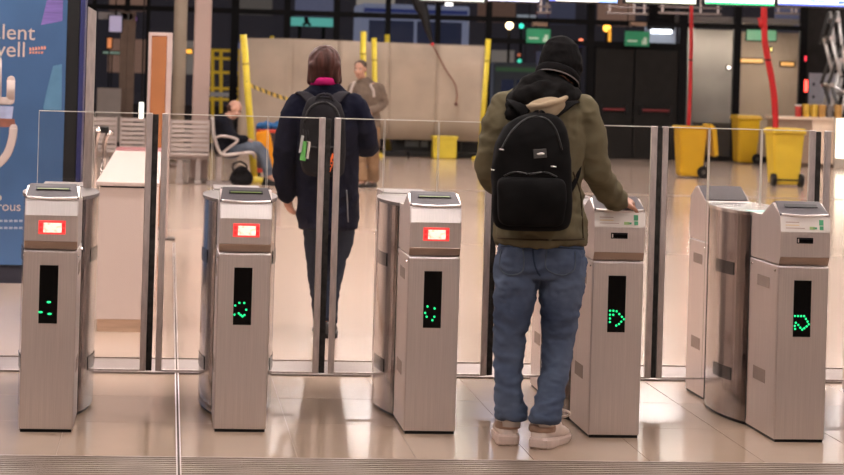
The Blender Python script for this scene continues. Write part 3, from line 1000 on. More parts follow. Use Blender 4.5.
def yellow_post(p_top, p_bot, Yt, Yb2, r, label, foot=True):
    a, c = W(*p_top, Yt), W(*p_bot, Yb2)
    c.z = max(c.z, 0.0)
    t = thing('yellow_post', label, 'post', (c.x, c.y, 0), 0, 'yellow barrier posts')
    b = bmesh.new(); tube(b, [c + Vector((0, 0, .0)), a], r, 12)
    obj('tube', b, YELLOW, t, world=True)
    b = bmesh.new(); d = (c - a).normalized()
    m = a + d * .42
    tube(b, [m, m - d * .03], r * 1.12, 12)
    obj('collar', b, mat('dull_yellow', (.45, .34, .05), .5, var=.1), t, world=True)
    if foot:
        b = bmesh.new(); tube(b, [Vector((c.x, c.y, 0)), Vector((c.x, c.y, .05)), Vector((c.x, c.y, .08))], [.16, .15, .06], 16)
        obj('foot', b, YELLOW, t, world=True)


def floor_px(px, y_depth):              # pixel row of the floor at this depth
    lo, hi = 75, 300
    for _ in range(40):
        m = (lo + hi) / 2
        if W(px, m, y_depth).z > 0: lo = m
        else: hi = m
    return lo


yellow_post((243.5, 34.5), (254.5, floor_px(254.5, 31.95)), 31.95, 31.95, .048, 'slanted yellow post beside the seated man')
yellow_post((363.5, 31.5), (362, floor_px(362, 41.9)), 41.9, 41.9, .055, 'taller yellow post rising behind the walking man in grey')
yellow_post((374, 38), (376, floor_px(376, 42.2)), 42.2, 42.2, .05, 'shorter yellow post right behind the walking man in grey')
yellow_post((387, 34.5), (388, floor_px(388, 43.7)), 43.7, 43.7, .05, 'yellow post mostly hidden behind hoarding, only its cap showing right')
yellow_post((272, 36), (272, floor_px(272, 43.7)), 43.7, 43.7, .04, 'yellow post hidden behind hoarding, its cap showing left')
yellow_post((488.5, 39), (480, floor_px(480, 42.0)), 42.0, 42.0, .05, 'yellow post at the right end of the hoarding')

# hazard tape
TAPE = bpy.data.materials.new('hazard_tape'); TAPE.use_nodes = True
nt = TAPE.node_tree; pb = nt.nodes['Principled BSDF']; pb.inputs['Roughness'].default_value = .4
tc = nt.nodes.new('ShaderNodeTexCoord'); wv = nt.nodes.new('ShaderNodeTexWave'); wv.wave_type = 'BANDS'; wv.bands_direction = 'DIAGONAL'; wv.inputs['Scale'].default_value = 2.1
cr = nt.nodes.new('ShaderNodeValToRGB'); cr.color_ramp.interpolation = 'CONSTANT'
cr.color_ramp.elements[0].color = (.02, .018, .012, 1); cr.color_ramp.elements[1].position = .45; cr.color_ramp.elements[1].color = (.66, .46, .07, 1)
nt.links.new(tc.outputs['Object'], wv.inputs[0]); nt.links.new(wv.outputs[0], cr.inputs[0]); nt.links.new(cr.outputs[0], pb.inputs[0])
b = bmesh.new()
pts = [W(246.5, 84, 31.89), W(252, 88, 32.1), W(264, 93, 32.6), W(276, 97.5, 33.1), W(292, 103, 33.7), W(303, 110, 34.2)]
pts = [Vector(q) for q in sm([tuple(q) for q in pts], 5)]
up = Vector((0, 0, .055)); dy = Vector((0, .004, 0))
prev = None
for i, q in enumerate(pts):
    tw_ = Vector((0, .02 * math.sin(i * .6), 0))
    cur = [b.verts.new(q + tw_), b.verts.new(q + up - tw_), b.verts.new(q + up - tw_ + dy), b.verts.new(q + tw_ + dy)]
    if prev:
        for k in range(4):
            b.faces.new((prev[k], prev[(k + 1) % 4], cur[(k + 1) % 4], cur[k]))
    prev = cur
tp_o = obj('hazard_tape', b, TAPE)
tag(tp_o, 'yellow and black hazard tape tied to the slanted yellow post', 'tape')

# yellow rails outside
YRAIL = mat('rail_yellow', (.75, .48, .03), .5, var=.08, emit=(.75, .48, .03), es=.30)  # faint glow stands in for light falling on the rails
ry = YF + 2.5
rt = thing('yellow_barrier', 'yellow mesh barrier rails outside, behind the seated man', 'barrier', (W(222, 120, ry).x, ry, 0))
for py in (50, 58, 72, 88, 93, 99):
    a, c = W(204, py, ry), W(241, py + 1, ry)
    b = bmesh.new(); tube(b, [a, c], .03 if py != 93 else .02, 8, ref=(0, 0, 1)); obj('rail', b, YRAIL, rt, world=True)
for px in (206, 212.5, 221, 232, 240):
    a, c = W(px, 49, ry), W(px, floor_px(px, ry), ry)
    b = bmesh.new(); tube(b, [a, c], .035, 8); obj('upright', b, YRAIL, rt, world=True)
a, c = W(210, 92, ry - .05), W(232, 97, ry - .05)
obj('white_plate', bx(a.x, c.x, ry - .06, ry - .035, c.z, a.z), mat('plate_white', (.6, .58, .56), .5, var=.1, scale=20, emit=(.6, .6, .6), es=.1), rt, world=True)

# cart with blue cloth, orange vest
def cart():
    Y = 33.0
    a, c = W(257, 140, Y), W(284, 140, Y)
    zt = W(270, 129.5, Y).z
    t = thing('tool_cart', 'dark cart with red rim behind the walking person in navy coat', 'cart', ((a.x + c.x) / 2, Y + .3, 0))
    RR = mat('rim_red', (.52, .05, .025), .45, var=.08)
    DKB = mat('cart_dark', (.05, .03, .028), .6, var=.1)
    obj('body', bx(a.x + .02, c.x - .02, Y + .02, Y + .58, .09, zt - .05, .01), DKB, t, world=True)
    obj('rim', bx(a.x, c.x, Y, Y + .6, zt - .05, zt, .01), RR, t, world=True)
    obj('lower_rim', bx(a.x, c.x, Y, Y + .6, .09, .15, .01), RR, t, world=True)
    for x in (a.x + .05, c.x - .05):
        for yy in (Y + .06, Y + .54):
            b = bmesh.new(); tube(b, [(x - .015, yy, .05), (x + .015, yy, .05)], .05, 14, ref=(0, 0, 1)); obj('wheel', b, BLACK, t, world=True)
    b = bmesh.new()
    for i in range(9):
        ell(b, (a.x + .03 + (c.x - a.x - .06) * (i + .5) / 9, Y + .12 + .3 * random.random(), zt + .03), (.06, .10, .045 + .05 * random.random()), sub=2)
    for i in range(6):
        ell(b, (a.x + .06 + (c.x - a.x - .12) * (i + .5) / 6, Y + .2 + .2 * random.random(), zt + .04), (.08, .14, .05), sub=2)
    me = remesh(b, .016, 2, [(.012, 9, (1, 1, 1))], 'blue_cloth')
    o = obj('blue_cloth', me, mat('cloth_blue', (.03, .12, .30), .8, var=.2, scale=8))
    tag(o, 'crumpled blue cloth lying on the red-rimmed cart', 'cloth')
    # orange vest: hung from the rim, draped
    b = bmesh.new()
    p = [W(262, 131.5, Y - .05), W(264, 140, Y - .07), W(267.5, 155, Y - .08), W(270.5, 168, Y - .08), W(272, 176, Y - .08)]
    tube(b, p, [(.09, .03), (.11, .035), (.10, .04), (.07, .035), (.05, .03)], 14)
    me = remesh(b, .014, 2, [(.01, 9, (1, 1, .4))], 'orange_vest')
    o = obj('orange_vest', me, mat('vest_orange', (.80, .32, .02), .7, var=.12, scale=6))
    tag(o, 'orange-yellow vest hanging from the red-rimmed cart', 'vest')


cart()

# black bag under the bench
b = bmesh.new()
q = W(241, 176, 31.0)
for i, (dx, dz, rx, rz) in enumerate(((0, .11, .13, .11), (-.06, .09, .09, .09), (.07, .10, .09, .10), (0, .19, .09, .07))):
    ell(b, (q.x + dx, 31.05, dz), (rx, .13, rz), sub=2)
me = remesh(b, .016, 2, [(.012, 7, (1, 1, 1))], 'bag_body')
t = thing('bag', 'soft black bag on the floor under the end-on bench', 'bag', (q.x, 31.05, 0))
obj('bag_body', me, mat('bag_black', (.012, .011, .012), .7, var=.2), t, world=True)
b = bmesh.new(); tube(b, [Vector(v) for v in sm([(q.x - .08, 30.98, .18), (q.x - .12, 30.98, .27), (q.x - .02, 30.98, .32), (q.x + .07, 30.98, .27), (q.x + .07, 30.98, .19)], 5)], .014, 8, ref=(0, 1, 0))
obj('handle', b, MATS['bag_black'], t, world=True)

# ------------------------------------------------------------------ wheeled bins and red hoses
def bin_(px0, px1, pyt, pyb, yaw, label, open_lid=False, shade=(.74, .47, .015)):
    g = G((px0 + px1) / 2, pyb - 1)
    w = (W(px1, pyt, g.y).x - W(px0, pyt, g.y).x)
    h = W((px0 + px1) / 2, pyt, g.y).z
    t = thing('wheeled_bin', label, 'bin', (g.x, g.y, 0), math.radians(yaw), 'yellow wheeled bins')
    YM = mat('bin_yellow_%02d' % int(shade[1] * 100), shade, .42, var=.05, scale=4)
    d = w * 1.05
    b = bmesh.new()
    lo = [(-w * .36, -d * .36), (w * .36, -d * .36), (w * .36, d * .36), (-w * .36, d * .36)]
    hi = [(-w * .45, -d * .46), (w * .45, -d * .46), (w * .45, d * .46), (-w * .45, d * .46)]
    v0 = [b.verts.new((x, y, .025)) for x, y in lo]; v1 = [b.verts.new((x, y, h - .07)) for x, y in hi]
    for i in range(4):
        b.faces.new((v0[i], v0[(i + 1) % 4], v1[(i + 1) % 4], v1[i]))
    b.faces.new(v0[::-1]); b.faces.new(v1)
    bmesh.ops.bevel(b, geom=[e for e in b.edges], offset=.025, segments=2, affect='EDGES')
    obj('tub', b, YM, t)
    obj('rim', bx(-w * .49, w * .49, -d * .5, d * .5, h - .09, h - .045, .012), YM, t)
    if open_lid:
        b = bmesh.new()
        pr = [(w * .50, h - .02), (w * .60, h - .005), (w * .76, h - .08), (w * .84, h - .50), (w * .72, h - .53), (w * .62, h - .12)]
        a = [b.verts.new((x, -d * .46, z)) for x, z in pr]; c = [b.verts.new((x, d * .46, z)) for x, z in pr]
        for i in range(6):
            b.faces.new((a[i], a[(i + 1) % 6], c[(i + 1) % 6], c[i]))
        b.faces.new(a[::-1]); b.faces.new(c)
        obj('open_lid', b, YM, t)
        obj('inside_rim', bx(-w * .42, w * .42, -d * .42, d * .42, h - .06, h - .04), mat('bin_dark', (.2, .12, .01), .6, var=.1), t)
    else:
        b = bmesh.new()
        ring = [(-w * .5, -d * .52), (w * .5, -d * .52), (w * .5, d * .52), (-w * .5, d * .52)]
        v0 = [b.verts.new((x, y, h - .045)) for x, y in ring]; v1 = [b.verts.new((x * .9, y * .9, h)) for x, y in ring]
        for i in range(4):
            b.faces.new((v0[i], v0[(i + 1) % 4], v1[(i + 1) % 4], v1[i]))
        b.faces.new(v0[::-1]); b.faces.new(v1)
        bmesh.ops.bevel(b, geom=[e for e in b.edges], offset=.012, segments=2, affect='EDGES')
        obj('lid', b, YM, t)
    ax = .10
    for s in (-1, 1):
        b = bmesh.new(); tube(b, [(w * .37, s * d * .40 - .03, ax), (w * .37, s * d * .40 + .03, ax)], ax, 20, ref=(0, 0, 1))
        wl = obj('wheel', b, BLACK, t)
        b = bmesh.new(); tube(b, [(w * .37, s * d * .40 - .035, ax), (w * .37, s * d * .40 + .035, ax)], .035, 12, ref=(0, 0, 1))
        obj('hub', b, mat('hub_grey', (.10, .09, .08), .5, var=.1), wl)
    b = bmesh.new(); tube(b, [(w * .37, -d * .40, ax), (w * .37, d * .40, ax)], .012, 8, ref=(0, 0, 1)); obj('axle', b, BLACK, t)
    b = bmesh.new(); tube(b, [(w * .53, -d * .40, h - .06), (w * .53, d * .40, h - .06)], .016, 8, ref=(0, 0, 1)); obj('handle', b, YM, t)
    return t, h


bin_(674, 704, 123, 178.5, 0, 'yellow wheeled bin with its lid hanging open, below the left red hose', True, (.72, .42, .010))
bin_(732, 757, 115, 164.5, 3, 'yellow wheeled bin standing farthest back, between the two red hoses', False, (.72, .44, .012))
bin_(767, 799.5, 128, 187, -88, 'pale yellow wheeled bin nearest the camera, below the right red hose', False, (.82, .58, .045))
RED = mat('hose_red', (.46, .008, .010), .5, var=.08, scale=5, emit=(.55, .01, .012), es=.05)


def hose(pts, Y, r, label):
    p = [W(x, y, Y) for x, y in pts]
    p = [Vector((p[0].x - .05, Y, ZC))] + p
    t = thing('red_hose', label, 'hose', (p[-1].x, Y, p[-1].z), 0, 'red drain hoses')
    b = bmesh.new(); tube(b, [Vector(q) for q in sm([tuple(q) for q in p], 5)], r, 10); obj('hose_tube', b, RED, t, world=True)
    m = p[len(p) // 2]
    b = bmesh.new(); tube(b, [m + Vector((0, 0, .012)), m - Vector((0, 0, .012))], r * 1.08, 10); obj('tie_band', b, BLACK, t, world=True)


hose([(691.5, 12), (691.3, 30), (690.8, 60), (690.2, 90), (688.5, 128)], 36.6, .030, 'thin red hose hanging into the open yellow bin')
hose([(764, 3), (764.3, 20), (764.8, 40), (768, 60), (772, 80), (774.5, 100), (775.5, 120), (775.5, 131)], 34.4, .050, 'thick curved red hose hanging to the nearest yellow bin')
x = W(761.5, 20, 34.4).x
t = thing('hose_clamp', 'short red coupling on the thick red hose', 'coupling', (x, 34.4, W(761, 27, 34.4).z))
b = bmesh.new(); tube(b, [W(760.8, 18, 34.4), W(762.5, 27, 34.4)], .05, 12); obj('sleeve', b, RED, t, world=True)
b = bmesh.new(); tube(b, [W(760.6, 17.6, 34.4), W(760.9, 18.6, 34.4)], .058, 12); obj('ring', b, RED, t, world=True)

# ------------------------------------------------------------------ right side: kiosk counter, notice board, scissor lift
def kiosk():
    Y = G(820, 168).y
    x0, x1, x2 = W(776, 140, Y).x, W(812, 140, Y).x, W(870, 140, Y).x
    zt = W(815, 120, Y).z
    t = thing('kiosk_counter', 'beige kiosk counter at the far right, brightly lit', 'counter', ((x0 + x2) / 2, Y, 0))
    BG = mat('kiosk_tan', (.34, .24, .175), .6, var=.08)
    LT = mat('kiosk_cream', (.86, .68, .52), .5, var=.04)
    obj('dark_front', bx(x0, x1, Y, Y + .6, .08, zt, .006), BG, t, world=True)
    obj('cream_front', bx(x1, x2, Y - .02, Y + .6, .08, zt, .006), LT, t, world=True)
    obj('kick_board', bx(x0, x2, Y + .03, Y + .6, 0, .08), mat('kick_brown', (.16, .11, .08), .6, var=.1), t, world=True)
    obj('top', bx(x0 - .05, x2 + .05, Y - .06, Y + .66, zt, zt + .05, .008), LT, t, world=True)
    zt += .05
    a, c = W(836, 119, Y - .06), W(852, 158, Y - .06)
    lb = thing('light_box', 'glowing white light box set against the kiosk front at right edge', 'light box', ((a.x + c.x) / 2, Y - .1, 0))
    obj('frame', bx(a.x - .03, c.x + .03, Y - .12, Y - .045, .0, a.z + .03, .006), mat('box_frame', (.5, .45, .4), .5, var=.05), lb, world=True)
    obj('diffuser', bx(a.x, c.x, Y - .14, Y - .115, c.z, a.z, .004), mat('box_glow', (1, .95, .85), .5, emit=(1, .86, .66), es=4.0, var=.01), lb, world=True)
    cols = [('yellow', (.62, .40, .05)), ('yellow', (.58, .36, .06)), ('red', (.55, .05, .04)), ('amber', (.5, .28, .08)), ('grey', (.2, .18, .17)), ('amber', (.55, .33, .08))]
    pos = [(806, .07), (814, .07), (798, .06), (822, .07), (829.5, .06), (838, .075)]
    lab = ['yellow lidded tub on the kiosk counter, next to the red tub', 'yellow lidded tub second from the red tub on the kiosk counter', 'small red tub with white lid on kiosk counter', 'amber jar in the middle of the kiosk counter', 'small grey tub on the kiosk counter near right edge', 'amber jar on the kiosk counter closest to right edge']
    for (px, r), (nm, cl), lb_ in zip(pos, cols, lab):
        x = W(px, 115, Y + .2).x
        q = thing('tub', lb_, 'tub', (x, Y + .2, zt), 0, 'tubs on the kiosk counter')
        hh = .14 + r
        b = bmesh.new(); tube(b, [(0, 0, 0), (0, 0, .01), (0, 0, hh), (0, 0, hh + .005)], [r * .85, r * .9, r, r * .98], 18)
        obj('tub_body', b, mat('tub_%s' % nm, cl, .4, var=.2, scale=12), q)
        b = bmesh.new(); tube(b, [(0, 0, hh), (0, 0, hh + .02), (0, 0, hh + .03)], [r * 1.06, r * 1.06, r * .9], 18)
        obj('tub_lid', b, mat('tub_lid_white' if nm == 'red' else 'tub_lid_%s' % nm, (.7, .66, .6) if nm == 'red' else tuple(v * 1.1 for v in cl), .4, var=.1), q)


kiosk()
Y = YF - .045
a, c = W(809.5, 73, Y), W(836, 107, Y)
t = thing('notice_board', 'pale grey notice board on the dark wall above the kiosk', 'notice board', ((a.x + c.x) / 2, Y, c.z))
obj('board', bx(a.x, c.x, Y, Y + .04, c.z, a.z, .004), mat('board_grey', (.36, .36, .40), .6, var=.15, scale=6, emit=(.30, .30, .36), es=.1), t, world=True)
for i in range(2):
    z = a.z - (.22 + .25 * i)
    obj('pin', bx(a.x + .07, a.x + .11, Y - .012, Y + .002, z - .03, z + .03), BLACK, t, world=True)
for (x0_, y0_, x1_, y1_, lb_) in ((803.8, 80, 807.5, 92, 'larger glowing red signal lamp on dark mullion by the kiosk'), (804, 56, 806.5, 61, 'tiny red signal lamp high on dark mullion by the kiosk')):
    small_lamp('red_lamp', lb_, 'lamp', x0_ + 1, x1_, y0_, y1_, YF - .075, (1.0, .06, .04) if y0_ > 70 else (.9, .03, .06), 5.0 if y0_ > 70 else 2.0, .05, (.8, .1, .1), rod=False)


def scissor_lift():
    Y = G(820, 168).y + .72
    t = thing('scissor_lift', 'silver folding scissor lift arms at the right edge', 'scissor lift', (W(842, 150, Y).x, Y + .3, 0))
    AL = mat('lift_aluminium', (.74, .74, .74), .4, .4, var=.15, scale=8)
    GR = mat('lift_dark', (.06, .06, .06), .5, var=.1)
    segs = [((836, 12), (827, 44)), ((838, 11), (846, 70)), ((831, 37), (841, 76)), ((848, 30), (829, 84)), ((831, 85), (850, 95)), ((842, 60), (830, 116)), ((831, 84), (845, 130)), ((850, 78), (838, 130))]
    for i, (p, q) in enumerate(segs):
        for dy in (0, .5):
            b = bmesh.new(); tube(b, [W(*p, Y + dy * 0) + Vector((0, dy + .03 * (i % 2), 0)), W(*q, Y) + Vector((0, dy + .03 * (i % 2), 0))], [(.035, .03)] * 2, 8)
            obj('arm', b, AL if i % 3 else GR, t, world=True)
    for p in ((831, 38), (832, 85), (842, 60), (838, 20)):
        b = bmesh.new(); q = W(*p, Y); tube(b, [q + Vector((0, -.05, 0)), q + Vector((0, .6, 0))], .045, 12, ref=(1, 0, 0)); obj('pivot', b, STEEL_B, t, world=True)
    q = W(846, 135, Y)
    zz = W(842, 130, Y).z
    obj('base', bx(q.x - .35, q.x + .7, Y - .02, Y + .6, .12, zz + .02, .02), GR, t, world=True)
    for xx in (q.x - .2, q.x + .5):
        for yy in (Y, Y + .5):
            b = bmesh.new(); tube(b, [(xx, yy, .1), (xx, yy + .08, .1)], .1, 16, ref=(0, 0, 1)); obj('wheel', b, BLACK, t, world=True)


scissor_lift()

# ------------------------------------------------------------------ hanging screens
def screen(px0, px1, pyb, col, es, label, stripe=None):
    Y = 26.0
    a, c = W(px0, pyb - .4, Y), W(px1, pyb + .4, Y)
    z0 = (a.z + c.z) / 2
    t = thing('hanging_screen', label, 'screen', ((a.x + c.x) / 2, Y, z0), 0, 'departure screens hanging in a row')
    obj('case', bx(a.x - .02, c.x + .02, Y, Y + .12, z0 - .015, z0 + .62, .01), BLACK, t, world=True)
    nm = 'screen_' + label[:14]
    obj('display', bx(a.x, c.x, Y - .008, Y + .004, z0, z0 + .60), mat(nm, (.5, .5, .5), .4, emit=col, es=es, var=.02), t, world=True)
    if stripe:
        for u0, u1, za, zb, cl, ee in stripe:
            obj('display_band', bx(a.x + (c.x - a.x) * u0, a.x + (c.x - a.x) * u1, Y - .011, Y - .007, z0 + za, z0 + zb), mat('band_%d_%d' % (cl[0] * 100, cl[2] * 100), cl, .4, emit=cl, es=ee, var=.02), t, world=True)
    for xx in (a.x + .2, c.x - .2):
        b = bmesh.new(); tube(b, [(xx, Y + .06, z0 + .6), (xx, Y + .06, ZC)], .02, 10); obj('hanger', b, DARK, t, world=True)


WHT, BLU, GRN = (1, 1, .98), (.10, .16, .70), (.03, .55, .22)
screen(420, 484, 1.0, (.62, .75, .66), 1.0, 'leftmost hanging screen, barely showing above the hoarding')
screen(488, 539, 1.3, (.55, .65, 1.0), 1.3, 'hanging screen above the exit sign over the hat')
screen(549, 617, 1.6, (1, .97, .90), 1.6, 'hanging white screen with blue ends, above the hat', [(0, .10, 0, .03, BLU, 1.3), (.72, 1, 0, .03, (.25, .45, 1.0), 1.2)])
screen(626, 695.5, 3.0, WHT, 1.6, 'hanging white screen above the dark double door', [(0, 1, 0, .006, (.5, .6, .4), .8)])
screen(705, 774, 4.8, WHT, 1.6, 'hanging white screen with green lower edge', [(0, 1, 0, .022, GRN, 1.0)])
screen(778, 850, 6.0, (.95, .97, 1), 1.6, 'hanging white screen with blue rows at right edge', [(0, 1, 0, .022, BLU, 1.2), (.39, .65, .045, .07, (.16, .30, .8), 1.2), (.83, 1, .03, .07, (.12, .22, .8), 1.2)])
TRK = mat('track_grey', (.20, .165, .155), .5, .5, var=.1)
for px0, px1, py, lb_ in ((537, 551, 11, 'grey lighting track below the gap between blue and white screens'), (606, 648, 12, 'grey lighting track left of the left red hose'), (659, 722, 12, 'grey lighting track crossed by the left red hose'), (775, 800, 12, 'grey lighting track below the rightmost screen')):
    Y = 39.0
    a, c = W(px0, py + 1.5, Y), W(px1, py + 1.5, Y)
    z = (a.z + c.z) / 2
    t = thing('lighting_track', lb_, 'lighting track', ((a.x + c.x) / 2, Y, z), 0, 'lighting tracks under the ceiling')
    obj('lower_bar', bx(a.x, c.x, Y, Y + .05, z - .02, z + .02, .004), TRK, t, world=True)
    obj('upper_bar', bx(a.x, c.x, Y, Y + .05, z + .09, z + .12, .004), TRK, t, world=True)
    for xx in (a.x + .05, (a.x * .35 + c.x * .65), c.x - .08):
        obj('hanger', bx(xx, xx + .03, Y + .01, Y + .04, z + .01, ZC), STEEL, t, world=True)
# small wooden closers on the transom
for px in (540, 638):
    a = W(px - 8, 22, YF - .1); c = W(px + 8, 26.5, YF - .1)
    t = thing('door_closer', 'tan box on the dark transom above the ' + ('man with the hat' if px < 600 else 'exit door'), 'box', ((a.x + c.x) / 2, YF - .1, c.z))
    obj('case', bx(a.x, c.x, YF - .16, YF - .03, c.z, a.z, .008), mat('closer_tan', (.42, .27, .19), .5, var=.08), t, world=True)
    obj('arm', bx(a.x + .05, a.x + .09, YF - .2, YF - .1, c.z - .03, c.z + .01), DARK, t, world=True)
# black air duct funnel at the top of the hoarding, and the little red tag and brown cable below it
def duct():
    Y = 41.6
    t = thing('hanging_duct', 'black tapering duct hanging down to the hoarding top', 'duct', (W(432, 44, Y).x, Y, W(432, 44, Y).z))
    b = bmesh.new()
    p = [W(418, -12, Y), W(420, 4, Y), W(424, 14, Y), W(428, 30, Y), W(432.5, 44, Y)]
    tube(b, [Vector(q) for q in sm([tuple(q) for q in p], 4)], [(.17 - .15 * (i / 16), .12 - .1 * (i / 16)) for i in range(17)], 12)
    obj('funnel', b, BLACK, t, world=True)
    b = bmesh.new(); tube(b, [W(431, 43.5, Y), W(433.6, 45, Y)], .03, 8); obj('red_tag', b, RED, t, world=True)
    b = bmesh.new(); tube(b, [Vector(q) for q in sm([tuple(W(*q, 42.5)) for q in ((433, 46), (438, 55), (446, 70), (455, 84), (457, 95), (456, 103))], 4)], .014, 6)
    o = obj('cable', b, mat('cable_brown', (.22, .09, .06), .6, var=.1)); tag(o, 'thin brown cable hanging down over the hoarding', 'cable')
    b = bmesh.new(); ell(b, W(456, 104, 42.48), .035, sub=2); obj('cable_end', b, mat('cable_end', (.12, .04, .03), .6), o)


duct()

# ------------------------------------------------------------------ outside at night
GROUND = mat('asphalt', (.05, .05, .055), .8, var=.2, scale=2)
gr = struct('ground_outside', bx(-40, 60, 44.8, 110, -.25, -.02), GROUND, 'dark street outside')


def bus(px0, px1, pyt, Y, length, body, stripe, label):
    a, c = W(px0, pyt, Y), W(px1, pyt, Y)
    t = thing('bus', label, 'bus', ((a.x + c.x) / 2, Y, 0))
    zt = a.z
    B = mat('bus_' + label[:6], body, .35, var=.06, emit=body, es=.45 if body[2] > .3 else .2)  # body glows to stand in for street light on it
    obj('body', bx(a.x, c.x, Y, Y + 2.5, .35, zt, .06), B, t, world=True)
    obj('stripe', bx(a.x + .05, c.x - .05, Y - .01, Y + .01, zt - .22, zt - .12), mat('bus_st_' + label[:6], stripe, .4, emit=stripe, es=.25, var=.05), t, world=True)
    n = max(2, int((c.x - a.x) / 1.1))
    w = (c.x - a.x - .3) / n
    for i in range(n):
        obj('window', bx(a.x + .15 + i * w + .04, a.x + .15 + (i + 1) * w - .04, Y - .012, Y + .01, zt * .48, zt - .42), mat('bus_window', (.02, .03, .06), .1, var=.1, emit=(.05, .06, .12), es=.3), t, world=True)
    for xx in (a.x + .7, c.x - .7):
        b = bmesh.new(); tube(b, [(xx, Y - .03, .45), (xx, Y + .25, .45)], .45, 18, ref=(0, 0, 1)); obj('wheel', b, BLACK, t, world=True)


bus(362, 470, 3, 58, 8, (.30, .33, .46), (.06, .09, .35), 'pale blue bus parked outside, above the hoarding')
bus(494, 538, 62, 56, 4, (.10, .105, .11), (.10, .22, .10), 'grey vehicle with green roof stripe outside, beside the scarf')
a, c = W(291, 17, 50), W(333, 27, 50)
t = thing('street_sign', 'teal street sign with black figure outside, above the hoarding', 'sign', ((a.x + c.x) / 2, 50, 0))
obj('plate', bx(a.x, c.x, 50, 50.05, c.z, a.z, .01), mat('sign_teal', (.10, .45, .38), .4, var=.03, emit=(.12, .50, .42), es=.75), t, world=True)
b = bmesh.new(); xx = a.x + (c.x - a.x) * .36
zz = a.z; hh = a.z - c.z
ell(b, (xx, 49.985, zz - .2 * hh), (.05, .01, .06), sub=2); tube(b, [(xx, 49.985, zz - .3 * hh), (xx + .03, 49.985, zz - .6 * hh)], [(.05, .01)] * 2, 8); tube(b, [(xx + .03, 49.985, zz - .6 * hh), (xx + .10, 49.985, zz - .9 * hh)], [(.03, .01)] * 2, 8); tube(b, [(xx + .02, 49.985, zz - .6 * hh), (xx - .07, 49.985, zz - .88 * hh)], [(.03, .01)] * 2, 8)
obj('figure', b, BLACK, t, world=True)
for xx in (a.x + .2, c.x - .2):
    b = bmesh.new(); tube(b, [(xx, 50.08, 0), (xx, 50.08, a.z)], .04, 10); obj('post', b, DARK, t, world=True)
# street lamps: small globes on posts
for i, (px, py, Y, r, col, es, lb_) in enumerate((
        (509.5, 25.5, 60, .10, (1, .72, .38), 9, 'round warm street lamp outside, left of the hat exit sign'),
        (607, 28, 70, .12, (1, .42, .05), 5, 'orange street lamp outside above the dark door'),
        (449, 5, 66, .12, (1, .95, .85), 3, 'small white street lamp outside above the hoarding'),
        (521.5, 26, 64.5, .07, (.05, .9, .6), 2, 'small green traffic light outside beside the warm lamp'),
        (519.5, 61, 62, .06, (.05, .8, .5), 1.2, 'small green light low outside near the scarf'),
        (519, 55, 63.3, .05, (.6, .15, .05), .9, 'small red traffic light outside near the scarf'),
        (581, 41.5, 64, .08, (1, .22, .10), 3, 'small red-orange light outside right of the hat'))):
    q = W(px, py, Y)
    t = thing('street_lamp', lb_, 'street lamp', (q.x, Y, 0), 0, 'lights in the street outside')
    b = bmesh.new(); ell(b, q, r, sub=2); obj('globe', b, mat('globe_%d' % i, (.8, .8, .8), .5, emit=col, es=es, var=.01), t, world=True)
    b = bmesh.new(); tube(b, [(q.x, Y + .05, -.02), (q.x, Y + .05, q.z)], .035, 8); obj('pole', b, DARK, t, world=True)
a, c = W(608, 30, 72), W(611, 44, 72)
small_lamp('light_strip', 'upright orange neon strip outside, above the dark door', 'lamp', 608.5, 610.8, 30, 43, 66, (1, .42, .04), 1.6)
small_lamp('shop_sign', 'blue-violet shop sign outside, right of the hat', 'sign', 574, 583, 43, 46, 63, (.15, .12, .8), 1.0)
small_lamp('shop_sign', 'pale double shop sign outside, above the street lamp', 'sign', 517, 536, 14.5, 18, 64, (.45, .5, .55), .5)
# lit shop space behind the right-hand panes
SHOP = mat('shop_wall', (.46, .37, .29), .7, var=.05, scale=2)
SHOP2 = mat('shop_wall_grey', (.24, .225, .205), .7, var=.12, scale=1.5, detail=5)
sh = struct('wall_shop', bx(X(737, 60, 47.00), X(800, 60, 47.00), 47.00, 47.10, 0, 2.62), SHOP)
sh2 = struct('wall_shop_side', bx(X(694, 60, 46.10), X(736, 60, 46.10), 46.10, 46.20, .72, 2.62), SHOP2)
struct('wall_shop_base', bx(X(694, 60, 46.1), X(736, 60, 46.1), 46.0, 46.2, 0, .72), mat('shop_base_dark', (.02, .018, .017), .6, var=.1))
struct('trim_1', bx(X(686, 60, 45.90), X(694, 60, 45.90), 45.90, 46.20, 0, 2.66), mat('shop_pillar', (.20, .19, .18), .6, var=.1))
struct('ceiling_shop', bx(X(683), X(806), YF + .15, 47.50, 2.75, 2.85), mat('shop_ceiling', (.4, .37, .33), .7, var=.05))
for px, yy, lb_ in ((712, 45.40, 'shop ceiling lamp behind the grey pane'), (768, 45.80, 'shop ceiling lamp behind the tan pane')):
    x = X(px, 60, yy)
    t = thing('shop_lamp', lb_, 'ceiling light', (x, yy, 2.75))
    obj('housing', bx(x - .5, x + .5, yy - .12, yy + .12, 2.70, 2.75, .01), HOUS, t, world=True)
    obj('diffuser', bx(x - .46, x + .46, yy - .1, yy + .1, 2.69, 2.702), mat('shop_diffuser', (.9, .8, .7), .5, emit=(1, .85, .68), es=70.0), t, world=True)
small_lamp('shop_sign', 'glowing green cross sign behind the tan pane', 'sign', 747, 776, 26.5, 41, 46.95, (.03, .42, .15), .8, rod=False)  # reflection in the glass, built as a glowing green plate
small_lamp('light_strip', 'long orange light strip behind the tan pane, left of red hose', 'lamp', 740, 763, 58.5, 63, 46.95, (1.0, .42, .02), 1.3, rod=False)  # orange reflection in the glass, built as a glowing strip
small_lamp('light_strip', 'short orange light strip behind the tan pane, right of red hose', 'lamp', 781, 794, 62, 66, 46.95, (1.0, .42, .03), 1.2, rod=False)  # second orange reflection, also built as a glowing strip
